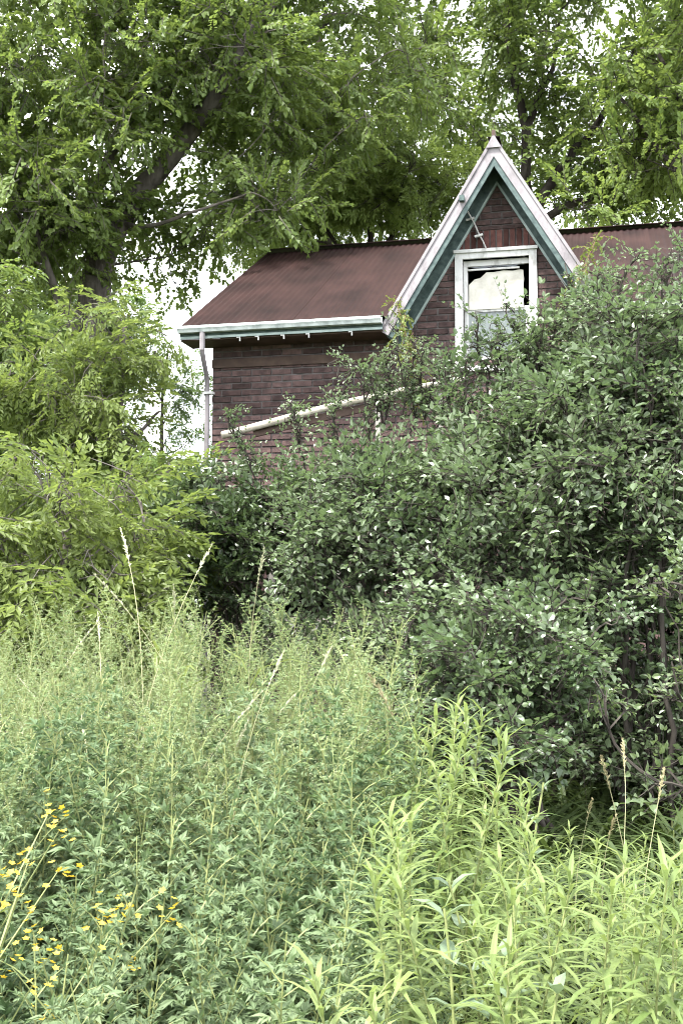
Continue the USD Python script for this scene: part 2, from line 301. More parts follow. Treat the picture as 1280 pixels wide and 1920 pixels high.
# eaves to the left and right of the gable
GL0, GL1 = -.225, UC - (ZA - EZ) / SL - .05
GR0, GR1 = UC + (ZA - EZ) / SL + .05, UR + .30
def gutter(u0, u1):
    pr = Polygon([(0, 0), (-.075, 0), (-.082, .025), (-.098, .040), (-.098, .066), (-.090, .066), (-.090, .048), (-.076, .030), (-.071, .005), (-.003, .005), (-.003, .066), (0, .066)])
    m = trimesh.creation.extrude_polygon(pr, u1 - u0, engine='earcut'); v = m.vertices.copy(); m.vertices = np.stack([u0 + v[:, 2], EV + v[:, 0], EZ - .082 + v[:, 1]], 1); m.fix_normals(); return m
for (a0, a1) in ((GL0, GL1), (GR0, GR1)):
    G = obj('gutter', gutter(a0, a1), 'paint_gutter', H)
    obj('fascia', box(a0, a1, EV + .002, EV + .022, EZ - .135, EZ - .012), 'paint_teal', H)
    obj('fascia_strip', box(a0, a1, EV - .012, EV + .0, EZ - .137, EZ - .112), 'paint_mint', H)
    obj('eave_soffit', box(a0, a1, EV + .024, -.002, EZ - .150, EZ - .135), 'paint_brown', H)
    obj('eave_frieze', box(max(a0, .0), min(a1, UR), -.022, -.004, EZ - .375, EZ - .285), 'paint_brown', H)
    for u_ in np.arange(a0 + .62, a1, .245):
        u_ += rng.uniform(-.06, .06)
        if rng.uniform() < .3: continue
        obj('light_hook', cat([box(u_, u_ + .012, EV - .010, EV + .0, EZ - .185, EZ - .138), box(u_ - .03, u_ + .012, EV - .010, EV, EZ - .150, EZ - .140)]), 'paint_white', H)
DU = .04
DS = obj('downspout', join([tube([(DU, EV - .05, EZ - .08), (DU, EV - .05, EZ - .27)], .029, 8), tube([(DU, EV - .05, EZ - .25), (DU - .01, EV, EZ - .32), (-.03, -.10, EZ - .47), (-.045, -.04, EZ - .54), (-.045, -.035, EZ - .64)], .027, 8), tube([(-.045, -.035, EZ - .60), (-.045, -.035, .15)], .028, 8)]), 'paint_pale', H, smooth=40)
obj('downspout_strap', box(-.08, .03, -.075, -.002, EZ - .66, EZ - .635), 'paint_white', DS)
# the gable window: casing, sill, sashes, a cream board leaning behind, broken top light
WN = obj('window', cat([box(WIN[0] - .080, WIN[0], -.030, .06, WIN[2] - .07, WIN[3] + .088), box(WIN[1], WIN[1] + .080, -.030, .06, WIN[2] - .07, WIN[3] + .088), box(WIN[0] + .0005, WIN[1] - .0005, -.028, .06, WIN[3], WIN[3] + .087)]), 'paint_white', H)
obj('head_cap', box(WIN[0] - .09, WIN[1] + .09, -.052, -.031, WIN[3] + .060, WIN[3] + .092), 'paint_white', WN)
obj('sill', box(WIN[0] - .10, WIN[1] + .10, -.07, .07, WIN[2] - .125, WIN[2] - .072), 'paint_white', WN)
w0, w1, z0, z1 = WIN; zm = 4.635
def bar(u0, u1, za, zb, y0=.045, y1=.080): return box(u0, u1, y0, y1, za, zb)
obj('sash', cat([bar(w0 + .004, w1 - .004, z1 - .062, z1 - .004), bar(w0 + .004, w0 + .044, zm, z1 - .063)]), 'paint_white', WN)
obj('glazing_bar', bar(w0 + .045, w1 - .10, z1 - .105, z1 - .088, .05, .07), 'paint_white', WN)
obj('sash', cat([bar(w0 + .004, w1 - .004, zm - .022, zm + .022, .100, .136), bar(w0 + .004, w1 - .004, z0, z0 + .06, .100, .136), bar(w0 + .004, w0 + .046, z0 + .061, zm - .023, .100, .136), bar(w1 - .046, w1 - .004, z0 + .061, zm - .023, .100, .136)]), 'paint_white', WN)
obj('glass_shard', wall_mesh(Polygon([(w0 + .05, z1 - .064), (w1 - .09, z1 - .064), (w1 - .16, z1 - .085), (w0 + .30, z1 - .072), (w0 + .22, z1 - .087), (w0 + .12, z1 - .075)]), .058, .062), 'pane_glass', WN)
obj('pane', box(w0 + .047, w1 - .047, .116, .120, z0 + .061, zm - .023), 'pane_glass', WN)
obj('board', wall_mesh(Polygon([(w0 + .05, zm + .002), (w1 - .062, zm + .002), (w1 - .066, zm + .2), (w1 - .058, zm + .3), (w1 - .064, z1 - .118), (w1 - .10, z1 - .110), (w1 - .17, z1 - .122), (w1 - .26, z1 - .112), (w0 + .31, z1 - .124), (w0 + .235, z1 - .120), (w0 + .17, z1 - .178), (w0 + .11, z1 - .19), (w0 + .052, z1 - .245)]), .085, .097), 'cream_card', WN)
cu = np.linspace(w0 + .02, w1 - .02, 60); cf = .150 + .014 * np.sin((cu - w0) * 70 + 1.5 * np.sin((cu - w0) * 19)); i_ = np.arange(59)
obj('curtain', (np.vstack([np.stack([cu, cf, 0 * cu + z0], 1), np.stack([cu, cf + .01, 0 * cu + zm + .01], 1)]), np.stack([i_, i_ + 1, i_ + 61, i_ + 60], 1)), 'curtain', WN, smooth=True)
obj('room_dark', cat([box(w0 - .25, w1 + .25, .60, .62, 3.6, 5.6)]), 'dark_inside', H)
# ground floor openings behind the shrubs: doorway and a window
u0_, u1_, a_, b_ = DOOR
GW = obj('window', cat([box(u0_, u0_ + .06, .02, .10, a_ + .001, b_), box(u1_ - .06, u1_, .02, .10, a_ + .001, b_), box(u0_ + .061, u1_ - .061, .021, .10, b_ - .07, b_)]), 'old_wood', H)
obj('sill', box(u0_ - .08, u1_ + .08, -.075, .10, a_ - .11, a_ - .001), 'sill_stone', GW)
for za_, zb_ in (((a_ + b_) / 2 - .02, (a_ + b_) / 2 + .025), (a_ + .001, a_ + .06)): obj('sash_rail', box(u0_ + .061, u1_ - .061, .06, .09, za_, zb_), 'old_wood', GW)
obj('pane', box(u0_ + .061, u1_ - .061, .092, .096, (a_ + b_) / 2 + .03, b_ - .07), 'pane_glass', GW)
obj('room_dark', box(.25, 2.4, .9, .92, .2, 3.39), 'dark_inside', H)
LW = obj('window', cat([box(5.12, 5.2, -.03, .06, .93, 2.57), box(6.0, 6.08, -.03, .06, .93, 2.57), box(5.201, 5.999, -.028, .06, 2.5, 2.568), box(5.1, 6.1, -.06, .07, .90, .995)]), 'paint_white', H)
obj('pane', box(5.2, 6.0, .09, .094, 1.0, 2.5), 'pane_glass', LW); obj('sash', box(5.2, 6.0, .075, .11, 1.73, 1.78), 'paint_white', LW)
# service wire with its insulators on the left rake
wl = [(2.70, GF - .05, 5.63), (2.72, -.16, 5.60), (2.80, -.06, 5.42), (2.88, -.05, 5.24), (2.935, -.05, 5.06 + .26)]
SWI = obj('service_wire', tube(spline([(2.74, GF - .03, 5.66), (2.77, -.20, 5.60), (2.83, -.055, 5.50), (2.87, -.05, 5.40), (2.91, -.05, 5.32), (2.945, -.055, 5.235)], 24), .0075, 5), 'cable_grey', H)
for (u_, z_) in ((2.80, 5.555), (2.885, 5.375)):
    obj('insulator', join([tube([(u_ - .055, -.06, z_ - .012), (u_ + .03, -.06, z_ + .006)], [.013, .013], 7), tube([(u_ - .02, -.06, z_), (u_ - .02, .0, z_)], .008, 5)]), 'paint_white', SWI)
obj('wire_bracket', box(2.715, 2.765, GF - .075, GF - .024, 5.63, 5.685), 'paint_teal', SWI)
# the long pale rafter leaning along the front
def leanbar(p, q, w, h):
    p, q = np.array(p, float), np.array(q, float); L = np.linalg.norm(q - p); m = trimesh.creation.box([L, w, h]); m = m.subdivide(); x = (q - p) / L; y = np.cross([0, 0, 1.0], x); y /= np.linalg.norm(y); z = np.cross(x, y)
    T = np.eye(4); T[:3, 0], T[:3, 1], T[:3, 2], T[:3, 3] = x, y, z, (p + q) / 2; m.apply_transform(T); return m
BM = thing('fallen_pole', 'long pale weathered pole slanting across the brick front below the eave', 'pole', W0, HZ)
obj('pole', tube(spline([(.30, -.55, 3.315), (.9, -.55, 3.45), (1.5, -.55, 3.585), (2.1, -.56, 3.69), (2.80, -.56, 3.80)], 16), np.linspace(.040, .030, 16) * rng.uniform(.93, 1.07, 16), 9), 'pale_wood', BM, smooth=60)
obj('brown_board', leanbar((.62, -.50, 3.33), (2.60, -.50, 3.715), .04, .075), 'paint_brown', BM)
for u_ in (1.88, 2.5): obj('prop', box(u_, u_ + .045, -.525, -.48, .02, 3.56 + (u_ - 1.88) * .2), 'old_wood', BM)


# ------------------------------------------------------------------ leaves and twigs
def frames(x, up):
    x = x / (np.linalg.norm(x, axis=-1, keepdims=True) + 1e-12); y = np.cross(up, x); ny = np.linalg.norm(y, axis=-1, keepdims=True)
    y = np.where(ny < 1e-3, np.array([0, 1.0, 0]), y / np.maximum(ny, 1e-9)); return np.stack([x, y, np.cross(x, y)], -1)   # columns x, y, z
def leaf4(w, fold=.18, droop=.12):
    return np.array([[0, 0, 0], [.48, 0, 0], [1, 0, -droop], [.42, w / 2, fold * w], [.42, -w / 2, fold * w]]), np.array([[0, 1, 3], [1, 2, 3], [0, 4, 1], [1, 4, 2]])
def leaf2(w, fold=.22):
    return np.array([[0, 0, 0], [1, 0, -.06], [.45, w / 2, fold * w], [.45, -w / 2, fold * w]]), np.array([[0, 1, 2], [0, 3, 1]])
def leaf6(w, fold=.2, droop=.10):
    return np.array([[0, 0, 0], [1, 0, -droop], [.28, w * .47, fold * w], [.70, w * .40, fold * w - .03], [.28, -w * .47, fold * w], [.70, -w * .40, fold * w - .03]]), np.array([[0, 3, 2], [0, 1, 3], [0, 4, 5], [0, 5, 1]])
def leaf8(w, fold=.16, droop=.16, tip=.4):
    v = np.array([[0, 0, 0], [.32, 0, .02], [.68, 0, -.02], [1, 0, -droop], [.25, w * .46, fold * w], [.62, w * tip, fold * w - .03], [.25, -w * .46, fold * w], [.62, -w * tip, fold * w - .03]])
    return v, np.array([[0, 1, 4], [1, 5, 4], [1, 2, 5], [2, 3, 5], [0, 6, 1], [1, 6, 7], [1, 7, 2], [2, 7, 3]])
def ribbon(w, droop=.3, fold=.12):
    v = np.array([[0, w * .18, 0], [0, -w * .18, 0], [.3, w * .5, .05 + fold * w], [.3, 0, .05], [.3, -w * .5, .05 + fold * w], [.68, w * .4, .02 - droop * .3], [.68, 0, .01 - droop * .3], [.68, -w * .4, .02 - droop * .3], [1, 0, -droop]])
    return v, np.array([[0, 3, 2], [0, 1, 3], [1, 4, 3], [2, 3, 6], [2, 6, 5], [3, 4, 7], [3, 7, 6], [5, 6, 8], [6, 7, 8]])
def put_leaves(tpl, pos, xd, up, ln):
    v, f = tpl; R = frames(np.asarray(xd, float), np.asarray(up, float))
    V = np.einsum('nij,kj->nki', R, v) * np.asarray(ln)[:, None, None] + np.asarray(pos)[:, None]
    return V.reshape(-1, 3), (f[None] + (np.arange(len(V)) * len(v))[:, None, None]).reshape(-1, 3)
def strip(p, r):                                               # a thin three sided shoot without end caps
    p = np.asarray(p, float); p = p[[0, len(p) // 2, -1]]; r = np.asarray(r, float); v, f = tube(p, [r[0], r.mean(), r[-1]], 3); return v[:9], f[:12]
def unit(v): return v / (np.linalg.norm(v, axis=-1, keepdims=True) + 1e-12)
def twig_alternate(rg, L=.5, n=16, ll=.085, tpl=None, droop=.25, spread=1.0, jit=.3):
    """A shoot along +x with leaves on both sides; returns (wood, leaves)."""
    t = np.linspace(0, 1, 6); ax = np.stack([t * L, .05 * L * np.sin(t * 3 + rg.uniform(0, 6)), -droop * L * t ** 2 * .6], 1)
    s = np.linspace(.08, 1, n) ; pos = np.stack([np.interp(s, t, ax[:, k]) for k in range(3)], 1)
    side = np.where(np.arange(n) % 2, 1.0, -1.0); ang = (1.05 * spread * (1 - s * .75)) * side
    xd = np.stack([np.cos(ang), np.sin(ang), -droop - .2 + 0 * s], 1) + rg.normal(0, jit, (n, 3)); up = np.array([0, 0, 1.0]) + rg.normal(0, .35, (n, 3))
    pos = pos + unit(xd) * ll * .25
    return strip(ax, np.linspace(.006, .002, 6)), put_leaves(tpl, pos, xd, up, ll * rg.uniform(.7, 1.15, n))
def twig_opposite(rg, L=.45, pairs=9, ll=.048, tpl=None, arch=.2, side_shoots=2):
    W_, F_ = [], []
    def shoot(o, d, L_, pr):
        y = np.cross([0, 0, 1.0], d); y /= np.linalg.norm(y) + 1e-9; z = np.cross(d, y)
        t = np.linspace(0, 1, 5); ax = o + np.outer(t * L_, d) + np.outer(-arch * L_ * t ** 2, [0, 0, 1.0]); W_.append(strip(ax, np.linspace(.004, .0015, 5)))
        s = np.repeat(np.linspace(.1, 1, pr), 2); sg = np.tile([1.0, -1.0], pr); pos = np.stack([np.interp(s, t, ax[:, k]) for k in range(3)], 1)
        a = 1.0 - .45 * s; xd = np.cos(a)[:, None] * d + (np.sin(a) * sg)[:, None] * y + rg.normal(0, .25, (2 * pr, 3)) + np.array([0, 0, .05])
        F_.append(put_leaves(tpl, pos + unit(xd) * ll * .12, xd, z + rg.normal(0, .3, (2 * pr, 3)), ll * rg.uniform(.7, 1.15, 2 * pr) * (1 - .25 * s)))
    shoot(np.zeros(3), np.array([1.0, 0, 0]), L, pairs)
    for k in range(side_shoots):
        a = rg.uniform(.5, .95) * (1 if k % 2 else -1); shoot(np.array([L * rg.uniform(.2, .55), 0, 0]), unit(np.array([math.cos(a), math.sin(a), rg.uniform(0, .35)])), L * .55, max(3, pairs // 2 + 1))
    return join(W_), join(F_)
def twig_compound(rg, L=.35, n=7, rl=.24, ll=.085, tpl=None, droop=.9):
    W_, F_ = [strip([(0, 0, 0), (L * .5, 0, .01), (L, 0, -.03)], [.006, .004, .002])], []
    for k in range(n):
        s = k / (n - 1); a = (1.1 - .7 * s) * (1 if k % 2 else -1) + rg.normal(0, .25); d = unit(np.array([math.cos(a), math.sin(a), -.15 + rg.normal(0, .2)]))
        o = np.array([L * (.15 + .85 * s), 0, 0]); t = np.linspace(0, 1, 5); ax = o + np.outer(t * rl, d) + np.outer(-droop * rl * .55 * t ** 2, [0, 0, 1.0])
        W_.append((lambda v_: (v_, np.array([[0, 1, 2], [1, 3, 2]])))(np.stack([ax[0] + [0, 0, .002], ax[0] - [0, 0, .002], ax[-1] + [0, 0, .0008], ax[-1] - [0, 0, .0008]])))
        m = 4; s2 = np.r_[np.repeat(np.linspace(.3, .9, m), 2), 1.0]; sg = np.r_[np.tile([1.0, -1.0], m), 0]; pos = np.stack([np.interp(s2, t, ax[:, q]) for q in range(3)], 1)
        y = np.cross([0, 0, 1.0], d); y /= np.linalg.norm(y); xd = d * .75 + np.outer(sg * .8, y) + np.array([0, 0, -droop * .55]) + rg.normal(0, .18, (2 * m + 1, 3))
        F_.append(put_leaves(tpl, pos, xd, np.array([0, 0, 1.0]) + rg.normal(0, .3, (2 * m + 1, 3)), ll * rg.uniform(.75, 1.15, 2 * m + 1)))
    return join(W_), join(F_)
rgp = np.random.default_rng(11)
KINDS = {
    'maple': [twig_alternate(rgp, .5, 24, .086, leaf2(.74), .30) for _ in range(5)],
    'ash': [twig_compound(rgp, .36, 7, .20, .078, leaf2(.50), .6) for _ in range(5)],
    'sapling': [twig_compound(rgp, .34, 8, .20, .076, leaf2(.44), .95) for _ in range(5)],
    'honeysuckle': [twig_opposite(rgp, .40, 5, .070, leaf6(.60), .34, 2) for _ in range(5)],
    'lilac': [twig_opposite(rgp, .34, 6, .070, leaf6(.64), .15, 2) for _ in range(5)],
    'dogwood': [twig_opposite(rgp, .32, 4, .066, leaf8(.70, tip=.38), .25, 2) for _ in range(4)],
    'vine': [twig_alternate(rgp, .4, 14, .065, leaf8(.75), .5) for _ in range(4)],
}
MERGE = True
def quats(R):
    t = trimesh.transformations; out = []
    from scipy.spatial.transform import Rotation
    return Rotation.from_matrix(R).as_quat()                   # x y z w
def instancer(parent, name, twig, leaf, wood, pos, R, sc, **t):
    if MERGE and twig != 'tuft':
        rg = np.random.default_rng(len(pos)); pr = KINDS[twig]; ix = rg.integers(0, len(pr), len(pos)); out = []
        for q in (1, 0):
            ms = []
            for k in range(len(pr)):
                m = ix == k; v, f = pr[k][q]; V = (np.einsum('nij,kj->nki', R[m], v) * np.asarray(sc)[m][:, None, None] + np.asarray(pos)[m][:, None]).reshape(-1, 3)
                ms.append((V, (f[None] + (np.arange(m.sum()) * len(v))[:, None, None]).reshape(-1, 3)))
            out.append(join(ms))
        o = obj(name, out[0], leaf, parent, **t); obj('shoots', out[1], wood, o, kind='stuff'); return o
    path = path_for(name, pp(parent)); pi = UsdGeom.PointInstancer.Define(stage, path); protos = KINDS[twig]; rel = pi.CreatePrototypesRel()
    for k, (w, f) in enumerate(protos):
        x = UsdGeom.Xform.Define(stage, f'{path}/leafy_twig_{k + 1:03d}'); pth = str(x.GetPath())
        usdkit.mesh(stage, pth + '/leaves', f, MAT[leaf]); usdkit.mesh(stage, pth + '/wood', w, MAT[wood]); rel.AddTarget(x.GetPath())
    n_ = len(pos); rg = np.random.default_rng(n_)
    pi.CreateProtoIndicesAttr(Vt.IntArray.FromNumpy(rg.integers(0, len(protos), n_).astype(np.int32)))
    pi.CreatePositionsAttr(Vt.Vec3fArray.FromNumpy(np.asarray(pos, np.float32)))
    q = quats(R); pi.CreateOrientationsAttr(Vt.QuathArray([Gf.Quath(float(a[3]), float(a[0]), float(a[1]), float(a[2])) for a in q]))
    pi.CreateScalesAttr(Vt.Vec3fArray.FromNumpy(np.repeat(np.asarray(sc, np.float32)[:, None], 3, 1)))
    return tag(pi.GetPrim(), **t)
def foliage(rg, clumps, per, up=.15, droop=0.0, flat=.8, shell=.5, outw=.9):
    P, D = [], []
    for c, r in clumps:
        n_ = max(3, int(per * r * r * rg.uniform(.75, 1.25))); d = unit(rg.normal(size=(n_, 3))); rad = r * rg.uniform(0, 1, n_) ** shell
        p = d * rad[:, None] * [1, 1, flat]; P.append(c + p); D.append(unit(d * outw + rg.normal(0, .45, (n_, 3)) + [0, 0, up - droop]))
    SC = np.repeat([np.clip(r / .15, .38, 1) for c, r in clumps], [len(q) for q in P]); P, D = np.vstack(P), np.vstack(D); up_ = np.array([0, 0, 1.0]) + rg.normal(0, .45, P.shape)
    return P - D * .15 * SC[:, None], frames(D, up_), rg.uniform(.72, 1.2, len(P)) * SC
def fill(rg, ells, n, gaps=(), mind=.55, rr=(.5, .95), shell=.45, noise_cut=.0):
    """Clump centres spread through ellipsoids (centre, radii), left out of the gaps (centre, radii)."""
    out = []; vol = np.array([np.prod(e[1]) for e in ells]); vol = vol ** .8; vol /= vol.sum(); tries = 0
    while len(out) < n and tries < n * 60:
        tries += 1; e = ells[rg.choice(len(ells), p=vol)]; d = unit(rg.normal(size=3)); p = np.array(e[0]) + d * np.array(e[1]) * rg.uniform(0, 1) ** shell; r = rg.uniform(*rr)
        if p[2] < .15: continue
        q = px_of(p)[0]
        if not (-420 < q[0] < 1700 and q[1] > -800): continue
        if any((((p - g[0]) / (np.array(g[1]) + r * .55)) ** 2).sum() < 1 for g in gaps): continue
        if any(np.linalg.norm(p - o[0]) < mind * .5 * (r + o[1]) for o in out): continue
        out.append((p, r))
    return out
def wood_to(rg, limbs, clumps, r0=.03, twigs=5, allow=1.0):
    """Branches from the nearest lower point of a limb to each clump, and short twigs inside it."""
    pts = np.vstack([l[0] for l in limbs]); rad = np.hstack([np.broadcast_to(l[1], len(l[0])) for l in limbs]); parts = []
    order = sorted(range(len(clumps)), key=lambda i: np.linalg.norm(pts - clumps[i][0], axis=1).min())
    for i in order:
        c, r = clumps[i]; d = np.linalg.norm(pts - c, axis=1) + np.maximum(0, pts[:, 2] - c[2] + .2) * 1.2; k = d.argmin(); a = pts[k]; L = np.linalg.norm(c - a)
        ra = min(rad[k] * .7, r0 * (0.5 + .35 * L)); m = (a + c) / 2 + rg.normal(0, .10 * L, 3) + [0, 0, .06 * L]
        p = spline([a, m, c], 7); rr_ = np.linspace(max(ra, .008), .006, 7); parts.append(tube(p, rr_, 5))
        pts = np.vstack([pts, p[2:]]); rad = np.hstack([rad, rr_[2:]])
        for _ in range(twigs):
            e = c + unit(rg.normal(size=3)) * r * rg.uniform(.5, .95) * [1, 1, .8]; s = p[rg.integers(4, 7)]; parts.append(tube(spline([s, (s + e) / 2 + rg.normal(0, .05, 3), e], 4), np.linspace(.006, .002, 4), 3))
    return join(parts)
def wobble(rg, p, a): p = spline(p, 14); p[1:-1] += rg.normal(0, a, (12, 3)); return p
def tree(name, label, cat_, loc, limbs, clumps, kind, leaf, wood, seed, per=42, droop=.1, up=.1, group=None, r0=.03, shell=.5, trunk_name='trunk', flat=.8, outw=.9, twigs=5):
    """limbs: list of (points, radius at base, radius at tip); the first is the trunk."""
    rg = np.random.default_rng(seed); loc = np.array(loc, float); T = thing(name, label, cat_, loc, 0, group); L = []
    for i, (p, ra, rb) in enumerate(limbs):
        q = wobble(rg, np.array(p), ra * .18); r = np.linspace(ra, rb, 14) * rg.uniform(.93, 1.07, 14); L.append((q, r))
        if i == 0: r[0] *= 1.35
        obj(trunk_name if i == 0 else 'limb', tube(q - loc, r, 9), wood, T, smooth=60)
    W_ = wood_to(rg, L, clumps, r0, twigs); obj('branches', (W_[0] - loc, W_[1]), wood, T, kind='stuff')
    P, R, S = foliage(rg, clumps, per, up, droop, flat, shell, outw)
    instancer(T, 'crown', kind, leaf, wood, P - loc, R, S, kind='stuff'); return T
def gap(px, py, r, D, ry=2.2, rv=None): return at(px, py, D), (r / FPX * D, ry, (rv or r) / FPX * D)
def A(D, *pxs): return [at(x, y, D + (0 if len(q) < 3 else q[2])) for q in pxs for x, y in [q[:2]]]
def E(px, py, D, rx, ry, rz): return (at(px, py, D), (rx, ry, rz))
G = lambda p: np.array([p[0], p[1], 0.0])

# ------------------------------------------------------------------ trees
rg = np.random.default_rng(21)
# big grey-barked tree left of the house, its trunk forking over the roof
D = 15.5; b = at(150, 900, D)
tr = [G(at(140, 1000, D)), *A(D, (150, 800), (163, 640), (180, 520))]
l1 = A(D, (180, 520), (222, 415), (285, 335), (345, 268, -.2), (385, 215, -.3), (425, 130, -.4), (480, 40, -.5), (560, -40, -.6))
l2 = A(D, (185, 500), (160, 400, .4), (205, 300, .6), (240, 150, .8), (230, -20, 1.0), (250, -200, 1.2))
l3 = A(D, (385, 215, -.3), (440, 170, .2), (520, 110, .6), (640, 20, .8))
l4 = A(D, (160, 660), (120, 590, -.5), (85, 500, -.8), (60, 420, -1.0), (20, 300, -1.2), (-60, 100, -1.4))
l5 = A(D, (222, 415), (300, 420, -.6), (370, 395, -1.0), (470, 360, -1.2))
gaps = [gap(590, 60, 40, D, 3), gap(425, 265, 36, D, 3), gap(435, 515, 46, D, 3), gap(95, 580, 44, D), gap(205, 580, 22, D), gap(180, 300, 26, D), gap(340, 300, 18, D), gap(330, 285, 62, 14.0, 1.6), gap(250, 375, 60, 14.0, 1.6), gap(165, 560, 60, 14.0, 1.8), gap(410, 175, 50, 14.0, 1.6), gap(335, 735, 70, D, 4, 100), gap(145, 130, 34, D), gap(330, 120, 22, D)]
cl = fill(rg, [E(230, 160, D, 3.0, 2.0, 2.4), E(160, 200, D - 1.2, 2.6, 1.0, 2.2), E(520, 120, D, 2.0, 1.6, 1.8), E(40, 380, D, 1.4, 1.8, 1.6), E(180, 420, D - 1, 1.5, .8, 1.1), E(250, 500, D, 1.3, 1.2, .7), E(370, 420, D - .5, .8, .5, .45), E(320, 480, D, .6, .5, .45), E(60, 560, D - 1.2, .9, .5, .5), E(260, 600, D - 1.0, .5, .4, .4), E(300, 570, D, .6, .5, .35), E(450, 380, D - .6, 1.5, 1.0, .7), E(250, -350, D, 3.5, 2.5, 2.0)], 345, gaps, mind=.42, rr=(.38, .8))
tree('maple_tree', 'large grey barked maple left of the house with a forked limb reaching over the roof', 'tree', G(tr[0]), [(tr, .30, .22), (l1, .20, .05), (l2, .10, .03), (l3, .08, .03), (l4, .07, .025), (l5, .035, .012)], cl, 'maple', 'tree_leaf', 'bark_grey', 31, per=60)
# tree behind the middle of the house
D = 22.0; tr = [G(at(620, 1000, D)), *A(D, (622, 700), (615, 480), (600, 300), (590, 120), (600, -80))]
l1 = A(D, (612, 440), (680, 330, -.5), (740, 200, -.8), (790, 60, -1)); l2 = A(D, (605, 360), (540, 250, .3), (480, 120, .5))
gaps = [gap(590, 60, 34, D), gap(870, 30, 32, D, 4), gap(690, 262, 26, D), gap(560, 335, 24, D), gap(740, 50, 24, D), gap(880, 140, 20, D, 4)]
cl = fill(rg, [E(640, 180, D, 3.3, 2.4, 2.6), E(760, 40, D, 2.2, 2, 2.2), E(880, 60, D, 1.0, 1.2, 1.6), E(620, 380, D, 2.4, 1.6, .9), E(650, -280, D, 3.2, 2.4, 2)], 195, gaps, mind=.5)
tree('maple_tree', 'dark green maple rising behind the middle of the brown roof', 'tree', G(tr[0]), [(tr, .28, .06), (l1, .12, .03), (l2, .1, .03)], cl, 'maple', 'tree_leaf', 'bark_dark', 32, per=36)
# small bright tree just behind the ridge
D = 18.2; tr = [G(at(690, 1000, D)), *A(D, (690, 700), (695, 520), (690, 380), (700, 290))]
l1 = A(D, (692, 540), (610, 430), (560, 370)); l2 = A(D, (695, 500), (770, 390), (820, 320))
cl = fill(rg, [E(700, 345, D, 1.35, 1.0, .62), E(600, 385, D, .95, .8, .55), E(790, 350, D, .75, .7, .6), E(480, 430, D - .4, .8, .7, .4)], 46, [gap(655, 455, 18, D)], rr=(.4, .7))
tree('ash_tree', 'bright yellow green ash just behind the roof ridge left of the gable', 'tree', G(tr[0]), [(tr, .13, .03), (l1, .05, .02), (l2, .05, .02)], cl, 'ash', 'tree_leaf_bright', 'bark_dark', 33, per=48)
# tree right of and behind the gable, dark forked trunk in view
D = 19.0; tr = [G(at(1000, 1000, D)), *A(D, (1002, 700), (1000, 460), (985, 340), (985, 250), (965, 180), (950, 90), (960, -60))]
l1 = A(D, (1000, 400), (1030, 345), (1080, 280), (1130, 215, -.5), (1170, 120, -.8)); l2 = A(D, (1002, 430), (1080, 378), (1150, 366), (1230, 350), (1300, 300)); l3 = A(D, (985, 280), (1005, 190), (1040, 110), (1050, 20))
gaps = [gap(870, 30, 34, D, 4), gap(880, 140, 24, D, 4), gap(1075, 45, 36, D, 4), gap(1190, 20, 34, D, 4), gap(1100, 405, 40, D, 4, 26), gap(960, 225, 20, D), gap(1000, 250, 16, D), gap(985, 290, 24, 18, 1), gap(1080, 300, 26, 18, .9), gap(1110, 375, 24, 18, .9), gap(845, 285, 28, D)]
cl = fill(rg, [E(1080, 190, D, 2.3, 2.2, 2.0), E(900, 110, D, 1.3, 1.5, 1.5), E(1200, 320, D, 1.5, 1.6, 1.0), E(1000, 330, D, 1.6, 1.5, .9), E(1230, 60, D, 1.6, 1.6, 1.4), E(980, 10, D, 2.0, 1.5, .9), E(1050, -200, D, 3, 2.2, 1.7)], 208, gaps, mind=.42, rr=(.40, .75))
tree('ash_tree', 'tall ash behind the right side of the gable with dark spreading branches', 'tree', G(tr[0]), [(tr, .22, .04), (l1, .10, .03), (l2, .08, .02), (l3, .07, .02)], cl, 'maple', 'tree_leaf', 'bark_dark', 34, per=46)
# lighter tree at the right edge
D = 16.5; tr = [G(at(1370, 1000, D)), *A(D, (1370, 600), (1350, 380), (1330, 200), (1320, 0))]
l1 = A(D, (1360, 470), (1290, 350), (1220, 260), (1160, 180)); l2 = A(D, (1340, 300), (1270, 180), (1220, 60))
gaps = [gap(1190, 20, 34, D, 4), gap(1250, 400, 24, D)]
cl = fill(rg, [E(1290, 190, D, 1.5, 1.4, 1.8), E(1220, 130, D, .9, 1, 1.2), E(1160, 450, D - 2.6, .42, .4, .16), E(1130, 400, D - 1, .4, .4, .2), E(1330, -200, D, 2, 1.6, 1.5)], 90, gaps, rr=(.4, .7), mind=.45)
tree('maple_tree', 'light green maple hanging in from the right edge above the roof', 'tree', G(tr[0]), [(tr, .2, .05), (l1, .08, .02), (l2, .07, .02)], cl, 'maple', 'tree_leaf_bright', 'bark_dark', 35, per=44)
